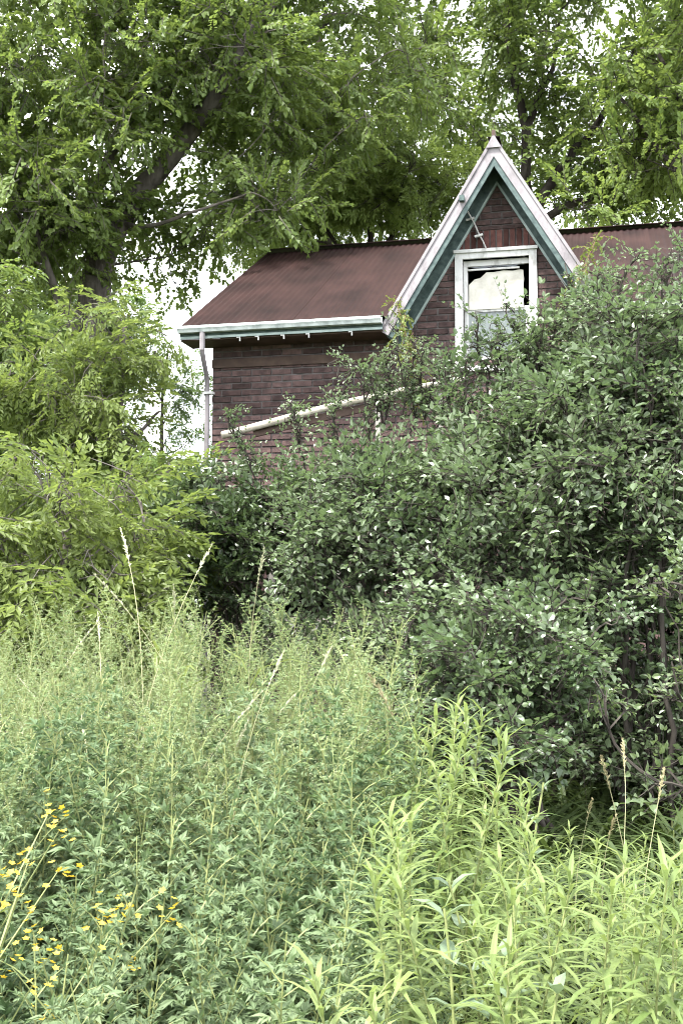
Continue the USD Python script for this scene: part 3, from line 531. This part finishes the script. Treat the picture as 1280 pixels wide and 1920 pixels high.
# saplings with drooping compound leaves in the gap left of the house
def sapling(label, D, base, top, ells, n, leaf, seed, gaps=(), kind='sapling', per=58, rr=(.28, .55), wood='bark_grey', extra=()):
    tr = [G(at(base[0], 1000, D)), at((base[0] * .6 + top[0] * .4), (900 + top[1]) / 2 + 60, D), at(*top, D)]
    cl = fill(np.random.default_rng(seed), [E(x, y, D + dy, rx, ry, rz) for x, y, dy, rx, ry, rz in ells], n, gaps, rr=rr, mind=.6)
    return tree('box_elder', label, 'tree', G(tr[0]), [(tr, .07, .02), *[([at(*q, D) for q in l], .03, .012) for l in extra]], cl, kind, leaf, wood, seed, per=per, droop=.40, up=.15, flat=.62, shell=.4, r0=.02, trunk_name='trunk', twigs=4)
SG = [gap(335, 735, 62, 11, 4, 110), gap(125, 870, 22, 11), gap(60, 840, 24, 11)]
sapling('young box elder with yellow green top against the left end of the roof', 11.5, (215, 900), (235, 600), [(235, 650, 0, .55, .5, .42), (180, 770, 0, .75, .6, .5), (210, 900, .2, .85, .6, .6), (140, 1010, .2, .8, .6, .5)], 50, 'sapling_leaf', 41, SG, extra=[[(215, 820), (170, 760), (120, 700)], [(215, 850), (270, 800), (300, 770)]])
sapling('shaded box elder filling the left edge below the big limb', 12.8, (30, 900), (40, 600), [(30, 650, 0, .9, .8, .7), (60, 820, 0, .95, .8, .7), (30, 980, 0, 1.0, .8, .6), (-140, 700, 0, 1.0, .9, 1.2)], 66, 'tree_leaf', 42, [gap(125, 870, 24, 12.8), gap(60, 840, 20, 12.8), gap(95, 580, 44, 12.8)], kind='ash')
sapling('bright drooping box elder nearest on the left, behind the tall weeds', 8.4, (120, 1100), (130, 930), [(130, 950, 0, .26, .3, .16), (20, 1040, -.1, .40, .4, .26), (170, 1080, 0, .36, .4, .22), (130, 1200, 0, .7, .5, .4), (270, 1040, .3, .3, .3, .24), (60, 900, .6, .3, .3, .2), (230, 930, .6, .2, .3, .16)], 50, 'sapling_leaf', 43, per=80, rr=(.2, .38))
sapling('small box elder beside the house corner under the patch of white sky', 11.2, (330, 1000), (300, 880), [(290, 920, 0, .35, .4, .25), (300, 1040, 0, .5, .5, .45), (230, 1010, 0, .4, .4, .35)], 36, 'tree_leaf_bright', 44, SG, kind='ash', per=70, rr=(.25, .42))
# thin far tree seen through the gap by the house corner
D = 24; tr = [G(at(300, 1000, D)), *A(D, (300, 900), (305, 760), (315, 660))]
cl = fill(np.random.default_rng(8), [E(330, 745, D, .95, .8, 1.1), E(120, 640, D, 2.2, 1, 1.4), E(335, 730, D, .5, .6, 1.2), E(60, 860, D, 2.4, 1, 1.2)], 120, [gap(320, 690, 14, D, 3, 12), gap(350, 790, 14, D, 3, 12), gap(125, 870, 22, D, 3)], rr=(.3, .55))
tree('ash_tree', 'thin distant ash with sparse leaves seen beside the downspout against white sky', 'tree', G(tr[0]), [(tr, .09, .02)], cl, 'ash', 'tree_leaf_deep', 'bark_dark', 45, per=46)
# hedgerow far behind
for i, (x, y0) in enumerate(((-13.5, 31), (-9.2, 33), (-5.4, 31), (-1, 34), (4, 32), (8.5, 33), (13, 31))):
    p = np.array([x, y0, 0]); rgh = np.random.default_rng(70 + i); h = [5.6, 5.0, 4.4, 5.2, 5.6, 5.0, 5.6][i]
    cl = fill(rgh, [(p + [0, 0, h * .52], (2.3, 1.5, h * .46))], 34, rr=(.8, 1.2), mind=.7)
    tree('hedgerow_tree', ['hedgerow tree on the far field edge at the left, mostly outside the frame', 'low hedgerow tree seen under the box elders at the left edge', 'hedgerow tree closing the view below the white sky beside the downspout', 'hedgerow tree hidden straight behind the left half of the house', 'hedgerow tree straight behind the gable', 'hedgerow tree behind the right end of the roof', 'hedgerow tree furthest right on the far field edge'][i], 'tree', p, [([p, p + [.1, 0, 1.5], p + [0, .1, h * .7]], .12, .03)], cl, 'maple', 'tree_leaf_deep', 'bark_dark', 80 + i, per=15, group='hedgerow trees along the far field edge')

# ------------------------------------------------------------------ shrubs in front of the house
def shrub(name, label, base, D, ells, n, kind, leaf, seed, per=150, rr=(.15, .30), droop=.05, up=.2, gaps=(), wood='bark_dark', stems=9, stem_r=.024, mind=.5, shell=.35, long_shoots=()):
    rgs = np.random.default_rng(seed); b = G(at(base, 1000, D)); T = thing(name, label, 'shrub', b)
    cl = fill(rgs, [E(x, y, D + dy, rx * 1.12, ry, rz * 1.12) for x, y, dy, rx, ry, rz in ells], int(n * 1.35), gaps, mind=mind, rr=rr, shell=.3)
    limbs = []
    for k in rgs.choice(len(cl), min(stems, len(cl)), replace=False):
        o = b + [rgs.normal(0, .12), rgs.normal(0, .1), 0]; e = cl[k][0]; q = wobble(rgs, [o, o * .45 + e * .55 + [0, 0, .25], e], .02); r = np.linspace(stem_r, stem_r / 3, 14); limbs.append((q, r)); obj('stem', tube(q - b, r, 6), wood, T, smooth=60)
    for q in long_shoots:
        p = spline([at(x, y, d_) for x, y, d_ in q], 14); limbs.append((p, np.linspace(.010, .004, 14)))
        cl += [(p[k_], .085) for k_ in range(4, 14, 2)]
    W_ = wood_to(rgs, limbs, cl, .012, 4); obj('branches', (W_[0] - b, W_[1]), wood, T, kind='stuff')
    P, R, S = foliage(rgs, cl, per, up, droop, .9, .5, 1.0)
    instancer(T, 'foliage', kind, leaf, wood, P - b, R, S, kind='stuff'); return T
shrub('lilac_bush', 'dark green lilac against the house corner left of the doorway', 430, 10.6, [(440, 975, 0, .55, .5, .32), (400, 1040, -.1, .5, .5, .45), (520, 1010, .1, .5, .4, .45), (460, 1160, 0, .7, .5, .5), (600, 960, .2, .45, .35, .3), (490, 905, .3, .25, .25, .1)], 74, 'lilac', 'lilac_leaf', 51, gaps=[gap(530, 1075, 36, 10.6, .5)])
shrub('honeysuckle_bush', 'grey green honeysuckle in front of the porch, reaching the slanted rafter', 720, 9.6, [(690, 885, .3, .5, .4, .14), (780, 930, 0, .6, .55, .34), (640, 980, .1, .42, .4, .4), (720, 1060, -.1, .75, .5, .5), (815, 820, .3, .36, .4, .16), (700, 1200, -.2, .7, .5, .4)], 100, 'honeysuckle', 'shrub_leaf', 52, gaps=[gap(600, 1165, 34, 9.6, .8, 26), gap(755, 805, 14, 9.6, .8)],
      long_shoots=[[(690, 860, 9.9), (690, 760, 9.8), (660, 690, 9.7), (625, 660, 9.6)], [(740, 820, 9.9), (760, 720, 9.7), (740, 640, 9.6), (755, 600, 9.5)], [(480, 900, 10.4), (440, 810, 10.3), (425, 770, 10.2)], [(800, 800, 9.8), (790, 700, 9.7), (810, 640, 9.6)], [(570, 860, 10), (550, 790, 9.9), (540, 745, 9.9)], [(720, 800, 9.9), (700, 720, 9.8), (680, 680, 9.7)], [(760, 830, 9.9), (800, 740, 9.8), (830, 660, 9.7)], [(780, 800, 9.9), (770, 700, 9.8), (785, 620, 9.7)], [(700, 800, 9.9), (730, 700, 9.8), (715, 660, 9.7)], [(820, 800, 9.8), (835, 740, 9.7), (825, 690, 9.7)], [(640, 860, 9.9), (620, 800, 9.8), (650, 730, 9.8)]])
shrub('honeysuckle_bush', 'tall honeysuckle thicket covering the lower half of the gable window', 980, 9.0, [(980, 770, .2, .5, .5, .3), (900, 890, 0, .6, .5, .36), (1070, 668, .2, .42, .45, .25), (1040, 800, 0, .6, .6, .5), (960, 960, -.1, .8, .6, .6), (1000, 1150, 0, .9, .6, .6)], 118, 'honeysuckle', 'shrub_leaf', 53, gaps=[gap(915, 750, 14, 9, .8), gap(1200, 1200, 60, 9, 1)],
      long_shoots=[[(920, 760, 9.2), (905, 690, 9.1), (890, 620, 9.0), (895, 575, 9.0)], [(970, 740, 9.2), (985, 660, 9.1), (965, 600, 9.0), (940, 560, 9.0)], [(1030, 690, 9), (1040, 620, 9), (1060, 560, 8.9)], [(850, 780, 9.2), (840, 720, 9.2), (845, 650, 9.2)], [(1090, 640, 9), (1110, 570, 9), (1150, 500, 8.9)], [(1000, 720, 9.1), (1010, 650, 9.0), (990, 600, 9.0)], [(930, 780, 9.1), (940, 700, 9.0), (915, 640, 9.0)], [(880, 800, 9.2), (870, 720, 9.1), (880, 660, 9.1)], [(960, 760, 9.1), (955, 690, 9.1), (930, 600, 9.0)], [(1050, 640, 9), (1070, 570, 9), (1062, 510, 9)]])
shrub('honeysuckle_bush', 'tallest honeysuckle at the right edge, hiding the right end of the roof', 1230, 8.3, [(1220, 650, .1, .5, .5, .36), (1180, 760, 0, .55, .5, .45), (1290, 720, 0, .5, .5, .6), (1200, 920, 0, .6, .5, .5), (1320, 950, 0, .5, .5, .6), (1120, 1060, .2, .5, .4, .4), (1240, 1230, .1, .5, .4, .3), (1310, 1380, .1, .4, .3, .25), (1190, 1400, .3, .4, .3, .2)], 128, 'honeysuckle', 'shrub_leaf', 54, gaps=[gap(1245, 1195, 36, 8.3, 1.2, 30), gap(1165, 950, 22, 8.3, .5), gap(1270, 940, 16, 8.3)],
      long_shoots=[[(1160, 640, 8.4), (1150, 560, 8.4), (1180, 500, 8.3), (1200, 470, 8.3)], [(1240, 560, 8.3), (1250, 500, 8.3), (1275, 455, 8.3)], [(1120, 640, 8.5), (1105, 560, 8.5), (1130, 500, 8.5)]])
shrub('lilac_bush', 'dark lilac filling the shaded hollow at the right edge', 1260, 9.6, [(1240, 1080, 0, .6, .5, .5), (1350, 1300, 0, .6, .5, .6), (1120, 1330, 0, .5, .5, .4), (1250, 1560, 0, .6, .4, .3)], 62, 'lilac', 'lilac_leaf', 57)
shrub('dogwood_bush', 'low dogwood with broad leaves in deep shade behind the goldenrod', 960, 7.4, [(880, 1200, .3, .5, .4, .3), (980, 1250, 0, .5, .4, .3), (860, 1330, 0, .4, .35, .25), (1060, 1180, .2, .4, .4, .3), (1050, 1310, 0, .35, .3, .22), (940, 1380, 0, .45, .4, .16)], 70, 'dogwood', 'shrub_leaf', 55, per=150, rr=(.12, .24), gaps=[gap(1215, 1200, 50, 6.6, 1)])
shrub('dogwood_bush', 'pale leaved dogwood shoots at the right edge over the dark hollow', 1330, 5.2, [(1265, 1075, 0, .10, .2, .06), (1155, 1320, 0, .07, .12, .08), (1275, 1320, 0, .04, .1, .10), (1345, 1200, 0, .1, .2, .2), (1255, 1465, 0, .06, .1, .02)], 15, 'dogwood', 'broad_leaf', 56, per=130, rr=(.07, .12), mind=.9, stems=4, stem_r=.009)
# vines hanging on the gable's feet
def vine(label, pts, seed, per=420, r=.10):
    rgs = np.random.default_rng(seed); p = spline(pts, 14); T = thing('climbing_vine', label, 'vine', p[0])
    obj('stem', tube(p - p[0], np.linspace(.012, .004, 14), 5), 'stem_red', T); P, R, S = foliage(rgs, [(q, r) for q in p], per, -.1, .2)
    instancer(T, 'foliage', 'vine', 'vine_leaf', 'stem_red', P - p[0], R, S * .8, kind='stuff')
vine('yellow green vine hanging from the left foot of the gable trim', [hw(2.28, -.45, 3.6), hw(2.25, -.48, 4.0), hw(2.16, -.46, 4.35), hw(2.08, -.44, 4.62)], 61)
vine('vine climbing past the right foot of the gable trim', [hw(3.75, -.42, 3.9), hw(3.8, -.45, 4.5), hw(3.92, -.44, 4.85), hw(4.05, -.42, 5.15)], 62)

# ------------------------------------------------------------------ weeds of the foreground
def stem_curve(rg, h, lean, n=10, e=1.8):
    a = rg.uniform(0, 2 * np.pi); t = np.linspace(0, 1, n); b = lean * h * t ** e
    return np.stack([b * math.cos(a) + .012 * np.sin(t * 7 + a), b * math.sin(a) + .012 * np.cos(t * 6), h * t], 1)
def on(ax, s): t = np.linspace(0, 1, len(ax)); return np.stack([np.interp(s, t, ax[:, k]) for k in range(3)], -1)
def mugwort(rg, h, big=1.0):
    ax = stem_curve(rg, h, .10); W_, P, X, L = [tube(ax, np.linspace(.006, .002, 10), 5)], [], [], []
    n_ = 34
    for k in range(n_):
        s = .18 + .8 * k / n_; a = k * 2.4 + rg.normal(0, .3); o = on(ax, s); bl = (.10 + .26 * (1 - s)) * rg.uniform(.7, 1.2); el = rg.uniform(.5, .95)
        d = np.array([math.cos(a) * math.cos(el), math.sin(a) * math.cos(el), math.sin(el)]); e = o + d * bl + np.array([0, 0, -.05 * bl]); W_.append(tube([o, (o + e) / 2 + [0, 0, .01], e], [.0025, .002, .001], 3))
        m = 7; q = np.linspace(.15, 1, m)[:, None]; pos = o + (e - o) * q; y = np.cross(d, [0, 0, 1.0]); y /= np.linalg.norm(y); z = np.cross(y, d); th = np.arange(m) * 2.2 + a
        base = d * .55 + np.outer(np.cos(th), y) * .8 + np.outer(np.sin(th), z) * .8; ln = (.026 + .046 * (1 - s)) * rg.uniform(.7, 1.25, m)
        for lob in (-1.05, -.5, 0, .5, 1.05):                              # each leaf is divided into five lobes
            w = np.cross(base, [0, 0, 1.0]); w = unit(w); P.append(pos); X.append(unit(base) + w * lob + rg.normal(0, .12, (m, 3))); L.append(ln * (1 - .28 * abs(lob)))
    P, X, L = np.vstack(P), np.vstack(X), np.hstack(L)
    return join(W_), put_leaves(leaf4(.30), P, X, np.array([0, 0, 1.0]) + rg.normal(0, .3, P.shape), L * 1.2 * big)
def clover(rg, h):
    ax = stem_curve(rg, h, .14); W_, P, X, L, SP = [tube(ax, np.linspace(.005, .0015, 10), 4)], [], [], [], []
    n_ = 30
    for k in range(n_):
        s = .22 + .76 * k / n_; a = k * 2.4 + rg.normal(0, .4); o = on(ax, s); bl = (.12 + .30 * (1 - s)) * rg.uniform(.7, 1.3); el = rg.uniform(.75, 1.2)
        d = np.array([math.cos(a) * math.cos(el), math.sin(a) * math.cos(el), math.sin(el)]); e = o + d * bl; W_.append(tube([o, (o + e) / 2 + [0, 0, .015], e], [.002, .0016, .001], 3))
        m = 6; pos = np.repeat(o + (e - o) * np.linspace(.2, .95, m)[:, None], 3, 0); th = np.repeat(np.arange(m) * 2.1 + a, 3) + np.tile([-.6, 0, .6], m)
        P.append(pos); X.append(np.stack([np.cos(th), np.sin(th), np.full(3 * m, .35)], 1) + rg.normal(0, .2, (3 * m, 3))); L.append(rg.uniform(.022, .040, 3 * m) * (1.25 - .5 * s))
        if s > .5 or k % 3 == 0:                                # slender flower spike at the tip of the branch
            q = 9; sp = e + d * np.linspace(0, .075, q)[:, None]; tt = np.arange(q) * 2.4; SP.append(put_leaves(leaf4(.5), sp, np.stack([np.cos(tt), np.sin(tt), np.full(q, -.1)], 1), np.tile([0, 0, 1.0], (q, 1)), np.full(q, .0075)))
    P, X, L = np.vstack(P), np.vstack(X), np.hstack(L)
    return join(W_), put_leaves(leaf4(.42), P, X, np.array([0, 0, 1.0]) + rg.normal(0, .3, P.shape), L), join(SP)
def goldenrod(rg, h):
    ax = stem_curve(rg, h, .09); n_ = 72; s = .22 + .78 * (np.arange(n_) / (n_ - 1)) ** .85; o = on(ax, s); a = np.arange(n_) * 2.399 + rg.normal(0, .12, n_)
    el = -.1 + 1.15 * np.clip((s - .55) / .45, 0, 1) ** 2.0 + rg.normal(0, .12, n_)
    X = np.stack([np.cos(a) * np.cos(el), np.sin(a) * np.cos(el), np.sin(el)], 1); L = (.138 * np.sin(np.clip(1.15 - s, .08, 1) * 2.0 + .25) ** .7) * rg.uniform(.85, 1.15, n_)
    return tube(ax, np.linspace(.0048, .0018, 10), 5), o, X, L
def grass_stalk(rg, h, head=.17, blades=4):
    head *= rg.uniform(.8, 1.1)
    ax = stem_curve(rg, h, rg.uniform(.16, .30), 14, 3.2); W_ = tube(ax, np.linspace(.0028, .0011, 14), 4); F_, q = [], 60
    s = 1 - (head / h) * rg.uniform(0, 1, q); o = on(ax, s); th = rg.uniform(0, 6.28, q); spread = .25 + .45 * rg.uniform(0, 1, q); d = unit(ax[-1] - ax[-3])
    X = d + np.stack([np.cos(th), np.sin(th), 0 * th], 1) * spread[:, None]; f = np.clip(np.sin((1 - s) * h / head * np.pi) , .25, 1)
    HD = put_leaves(leaf4(.32), o, X, np.tile([0, 0, 1.0], (q, 1)) + rg.normal(0, .3, (q, 3)), (.012 + .013 * f) * rg.uniform(.7, 1.2, q))
    for k in range(blades):
        sb_ = rg.uniform(.15, .7); a = rg.uniform(0, 6.28); F_.append(put_leaves(ribbon(.045, droop=.55), on(ax, np.array([sb_])), [[math.cos(a), math.sin(a), 1.0]], [[0, 0, 1.0]], [rg.uniform(.25, .42)]))
    return W_, join(F_), HD
def wort(rg, h):                                               # branching plant with clusters of yellow five petalled flowers
    ax = stem_curve(rg, h, .05); W_, LV, FL = [tube(ax, np.linspace(.003, .0015, 10), 4)], [], []
    for k in range(16):
        s = .15 + .8 * k / 16; a = k * 1.57; o = on(ax, np.array([s, s])); LV.append(put_leaves(leaf4(.42), o, [[math.cos(a), math.sin(a), .3], [-math.cos(a), -math.sin(a), .3]], [[0, 0, 1.0]] * 2, [.032] * 2))
    for k in range(4):
        s = rg.uniform(.8, .98); a = k * 1.05; o = on(ax, s); e = o + np.array([math.cos(a), math.sin(a), 1.3]) * .11 * rg.uniform(.7, 1.3); W_.append(tube([o, (o + e) / 2, e], [.0018, .0015, .001], 3))
        for q in range(9):
            c = e + rg.normal(0, .016, 3); nrm = unit(np.array([rg.normal(0, .4), rg.normal(0, .4), 1.0])); t = unit(np.cross(nrm, [1.0, 0, 0])); b_ = np.cross(nrm, t); th = np.arange(5) * 2 * np.pi / 5 + rg.uniform(0, 2)
            FL.append(put_leaves(leaf4(.85, .1, .05), np.tile(c, (5, 1)), np.outer(np.cos(th), t) + np.outer(np.sin(th), b_) + nrm * .35, np.tile(nrm, (5, 1)), np.full(5, .0074)))
    return join(W_), join(LV), join(FL)
def milkweed(rg, h):
    ax = stem_curve(rg, h, .10); n_ = 9; out = []
    for k in range(n_):
        s = .3 + .68 * k / (n_ - 1); a = k * 1.57 + rg.normal(0, .2)
        for sg in (0, np.pi):
            d = np.array([[math.cos(a + sg), math.sin(a + sg), .25 + .6 * max(0, s - .7) / .3]]); out.append(put_leaves(leaf8(.46, .22, .18, .42), on(ax, np.array([s])), d, [[0, 0, 1.0]] + rg.normal(0, .15, (1, 3)), [(.11 if s < .8 else .075) * rg.uniform(.85, 1.1)]))
    return tube(ax, np.linspace(.006, .003, 10), 6), out
CL = stage.CreateClassPrim('/World/plant_kinds')
def kind_of(name, parts):
    p = f'/World/plant_kinds/{name}'; UsdGeom.Xform.Define(stage, p); n_ = {}
    for nm, m, mt, kd in parts:
        k = n_.get(nm, -1) + 1; n_[nm] = k; tag(usdkit.mesh(stage, p + '/' + (nm if k == 0 else f'{nm}_{k:03d}'), m, MAT[mt]).GetPrim(), kind=kd)
    return p
rk = np.random.default_rng(90)
K = {'mugwort': [], 'clover': [], 'goldenrod': [], 'goldenrod_far': [], 'grass': [], 'tan': [], 'wort': [], 'milkweed': []}
HT = {}
for i in range(6):
    h = rk.uniform(1.35, 1.6); w, f = mugwort(rk, h, (.8, .9, 1.0, 1.1, 1.25, 1.4)[i]); p = kind_of(f'mugwort_{i}', [('stem', w, 'stem_green', None), ('foliage', f, 'mugwort_leaf', 'stuff')]); K['mugwort'].append(p); HT[p] = h
for i in range(6):
    h = rk.uniform(1.5, 1.75); w, f, s = clover(rk, h); p = kind_of(f'sweet_clover_{i}', [('stem', w, 'stem_green', None), ('foliage', f, 'clover_leaf', 'stuff'), ('flower_spikes', s, 'seed_head', 'stuff')]); K['clover'].append(p); HT[p] = h
for i in range(6):
    h = rk.uniform(1.1, 1.3); w, o, X, L = goldenrod(rk, h); tpl = [ribbon(.125, dr) for dr in (.25, .4, .5)]
    parts = [put_leaves(tpl[k % 3], o[k:k + 1], X[k:k + 1], [[0, 0, 1.0]], L[k:k + 1]) for k in range(len(L))]
    p = kind_of(f'goldenrod_{i}', [('stem', w, 'stem_green', None)] + [('leaf', q, 'goldenrod_leaf', None) for q in parts]); K['goldenrod'].append(p); HT[p] = h
    p = kind_of(f'goldenrod_far_{i}', [('stem', w, 'stem_green', None), ('foliage', join(parts), 'goldenrod_leaf', 'stuff')]); K['goldenrod_far'].append(p); HT[p] = h
for i in range(5):
    h = rk.uniform(1.7, 2.0); w, f, s = grass_stalk(rk, h); p = kind_of(f'reed_grass_{i}', [('stem', w, 'stem_pale', None), ('blades', f, 'grass_blade', 'stuff'), ('seed_head', s, 'seed_head', 'stuff')]); K['grass'].append(p); HT[p] = h
for i in range(3):
    h = rk.uniform(1.1, 1.25); w, f, s = grass_stalk(rk, h, .13, 3); p = kind_of(f'dry_grass_{i}', [('stem', w, 'stem_pale', None), ('blades', f, 'grass_blade', 'stuff'), ('seed_head', s, 'seed_tan', 'stuff')]); K['tan'].append(p); HT[p] = h
for i in range(3):
    h = rk.uniform(.75, .9); w, f, s = wort(rk, h); p = kind_of(f'wort_{i}', [('stem', w, 'stem_green', None), ('foliage', f, 'vine_leaf', 'stuff'), ('flowers', s, 'petal_yellow', 'stuff')]); K['wort'].append(p); HT[p] = h
for i in range(2):
    h = rk.uniform(1.05, 1.2); w, lv = milkweed(rk, h); p = kind_of(f'milkweed_{i}', [('stem', w, 'stem_green', None)] + [('leaf', q, 'milkweed_leaf', None) for q in lv]); K['milkweed'].append(p); HT[p] = h
def plant(name, label, cat_, kind, x, y, rg, group, sc=None, height=None):
    src = K[kind][rg.integers(len(K[kind]))]; z = float(terrain(np.array([x]), np.array([y]))[0]); s = (height / HT[src]) if height else (sc or 1.0)
    X = UsdGeom.Xform.Define(stage, path_for(name)); X.AddTranslateOp().Set(Gf.Vec3d(float(x), float(y), z - .01)); X.AddRotateZOp().Set(float(rg.uniform(0, 360))); X.AddRotateXOp().Set(float(rg.normal(0, 3))); X.AddScaleOp().Set(Gf.Vec3f(float(s)))
    p = X.GetPrim(); p.GetReferences().AddInternalReference(src); p.SetInstanceable(True); return tag(p, label, cat_, group)
rw = np.random.default_rng(123)
def scatter(n, d0, d1_, x0, x1, mind):
    """Standing places between distances d0 and d1_ in a wedge of the yard."""
    out = []; t = 0
    while len(out) < n and t < n * 80:
        t += 1; d = math.sqrt(rw.uniform(d0 ** 2, d1_ ** 2)); x = (rw.uniform(x0, x1) - 640) / FPX * d
        if all((x - a) ** 2 + (d - b_) ** 2 > mind ** 2 for a, b_ in out): out.append((x, d))
    return out
for x, y in scatter(125, 2.2, 4.6, -260, 760, .14):
    plant('mugwort_plant', 'grey green mugwort stalk in the bushy mass of weeds at lower left', 'weed', 'mugwort', x, y, rw, 'mugwort stalks in the lower left', height=np.clip(1.02 + .14 * (y - 2.3), 1.0, 1.40) * rw.uniform(.78, 1.07))
for x, y in scatter(210, 3.5, 7.4, -120, 730, .15):
    plant('sweet_clover_plant', 'pale feathery sweet clover stalk in the upper part of the weed mass', 'weed', 'clover', x, y, rw, 'sweet clover stalks behind the mugwort', height=np.clip(1.27 + .075 * (y - 3.6), 1.2, 1.56) * rw.uniform(.76, 1.07) + .07 * math.exp(-((640 + x / y * FPX - 330) / 170) ** 2))
gold = scatter(82, 2.2, 4.5, 730, 1480, .13)
for i, (x, y) in enumerate(sorted(gold, key=lambda q: q[1])):
    pxx = 640 + x / y * FPX; h = np.clip(1.6 - (np.interp(pxx, [680, 830, 950, 1030, 1100, 1200, 1280], [1330, 1320, 1400, 1530, 1570, 1550, 1540]) + rw.uniform(-10, 150) + max(0, 3.3 - y) * (190 if pxx < 1000 else 25) - 1134) / FPX * y, .5, 1.35)
    plant('goldenrod_plant', 'yellow green goldenrod stem with whorled narrow leaves at lower right', 'weed', 'goldenrod' if i < 45 else 'goldenrod_far', x, y, rw, 'goldenrod stems at lower right', height=h)
for k, (px_, py_, dd) in enumerate(((1205, 1565, 2.2), (1130, 1600, 2.4), (1010, 1590, 2.6), (1265, 1650, 2.0), (870, 1560, 2.7), (1085, 1680, 2.1), (965, 1690, 2.2), (775, 1620, 2.5), (1180, 1750, 1.9), (905, 1780, 2.0), (1050, 1830, 1.9), (1245, 1830, 1.8), (760, 1780, 2.1), (840, 1860, 1.9), (930, 1420, 3.4), (830, 1325, 3.9), (745, 1360, 3.8))):
    p = at(px_, py_, dd); plant('goldenrod_plant', 'tall near goldenrod with a star of narrow yellow green leaves at its tip', 'weed', 'goldenrod', p[0], p[1], rw, 'nearest goldenrod stems', height=p[2])
for px_, py_, dd in ((235, 1010, 5.2), (285, 995, 5.4), (465, 1030, 5.4), (430, 1070, 5.2), (70, 1200, 4.8), (215, 1140, 4.8), (30, 1180, 5.2), (330, 1120, 5.6)):
    p = at(px_, py_, dd); plant('reed_grass', 'tall reed grass with pale seed head standing above the weeds at left', 'grass', 'grass', p[0], p[1], rw, 'reed grass above the weed mass', height=p[2])
for x, y in scatter(7, 3.6, 5.6, -100, 520, .22):
    plant('reed_grass', 'pale reed grass seed head among the sweet clover', 'grass', 'grass', x, y, rw, 'reed grass within the weed mass', height=rw.uniform(1.2, 1.48))
for px_, py_, dd in ((1043, 1470, 4.2), (1165, 1400, 4.4), (1180, 1410, 4.3), (1125, 1490, 4.1), (1195, 1450, 4.3), (830, 1270, 4.4), (1075, 1480, 4.4)):
    p = at(px_, py_, dd); plant('dry_grass', 'dry grass stalk with tan seed head before the dark hollow at right', 'grass', 'tan', p[0], p[1], rw, 'dry grass stalks at right', height=p[2])
for px_, py_, dd in ((35, 1605, 2.7), (-10, 1610, 2.7), (150, 1765, 2.4), (125, 1785, 2.4), (-5, 1710, 2.4), (25, 1875, 2.2)):
    p = at(px_, py_, dd); plant('yellow_wort', 'branching weed with clusters of small yellow flowers at bottom left', 'wildflower', 'wort', p[0], p[1], rw, 'yellow flowered weeds at bottom left', height=p[2])
ML = iter(('milkweed with a broad pale leaf catching light in the middle of the goldenrod', 'milkweed standing highest, its pale leaves against the dark shrub', 'milkweed at the left side of the goldenrod beside the mugwort', 'milkweed behind the near goldenrod toward the right', 'lowest milkweed close to the bottom of the frame'))
for px_, py_, dd in ((950, 1640, 2.6), (985, 1450, 3.4), (855, 1690, 2.4), (1005, 1740, 2.4), (915, 1830, 2.1)):
    p = at(px_, py_, dd); plant('milkweed_plant', next(ML), 'weed', 'milkweed', p[0], p[1], rw, 'milkweed among the goldenrod', height=p[2])
# low growth on the soil
KINDS['tuft'] = []
for i in range(4):
    rt = np.random.default_rng(200 + i); m = 26; a = rt.uniform(0, 6.28, m); KINDS['tuft'].append((tube([(0, 0, 0), (0, 0, .1), (0, 0, .2)], .002, 3), put_leaves(ribbon(.07, .5), np.stack([rt.normal(0, .05, m), rt.normal(0, .05, m), 0 * a], 1), np.stack([np.cos(a), np.sin(a), rt.uniform(.5, 2.2, m)], 1), np.tile([0, 0, 1.0], (m, 1)), rt.uniform(.2, .5, m))))
P = np.stack([rw.uniform(-7, 7, 4200), rw.uniform(1.2, 17, 4200)], 1); loc_ = (P - W0[:2]) @ np.stack([d1[:2], d2[:2]], 1); P = P[~((loc_[:, 0] > -.2) & (loc_[:, 0] < UR + .1) & (loc_[:, 1] > -.2))]
z = terrain(P[:, 0], P[:, 1]); a = rw.uniform(0, 6.28, len(P)); R = np.zeros((len(P), 3, 3)); R[:, 0, 0] = np.cos(a); R[:, 0, 1] = -np.sin(a); R[:, 1, 0] = np.sin(a); R[:, 1, 1] = np.cos(a); R[:, 2, 2] = 1
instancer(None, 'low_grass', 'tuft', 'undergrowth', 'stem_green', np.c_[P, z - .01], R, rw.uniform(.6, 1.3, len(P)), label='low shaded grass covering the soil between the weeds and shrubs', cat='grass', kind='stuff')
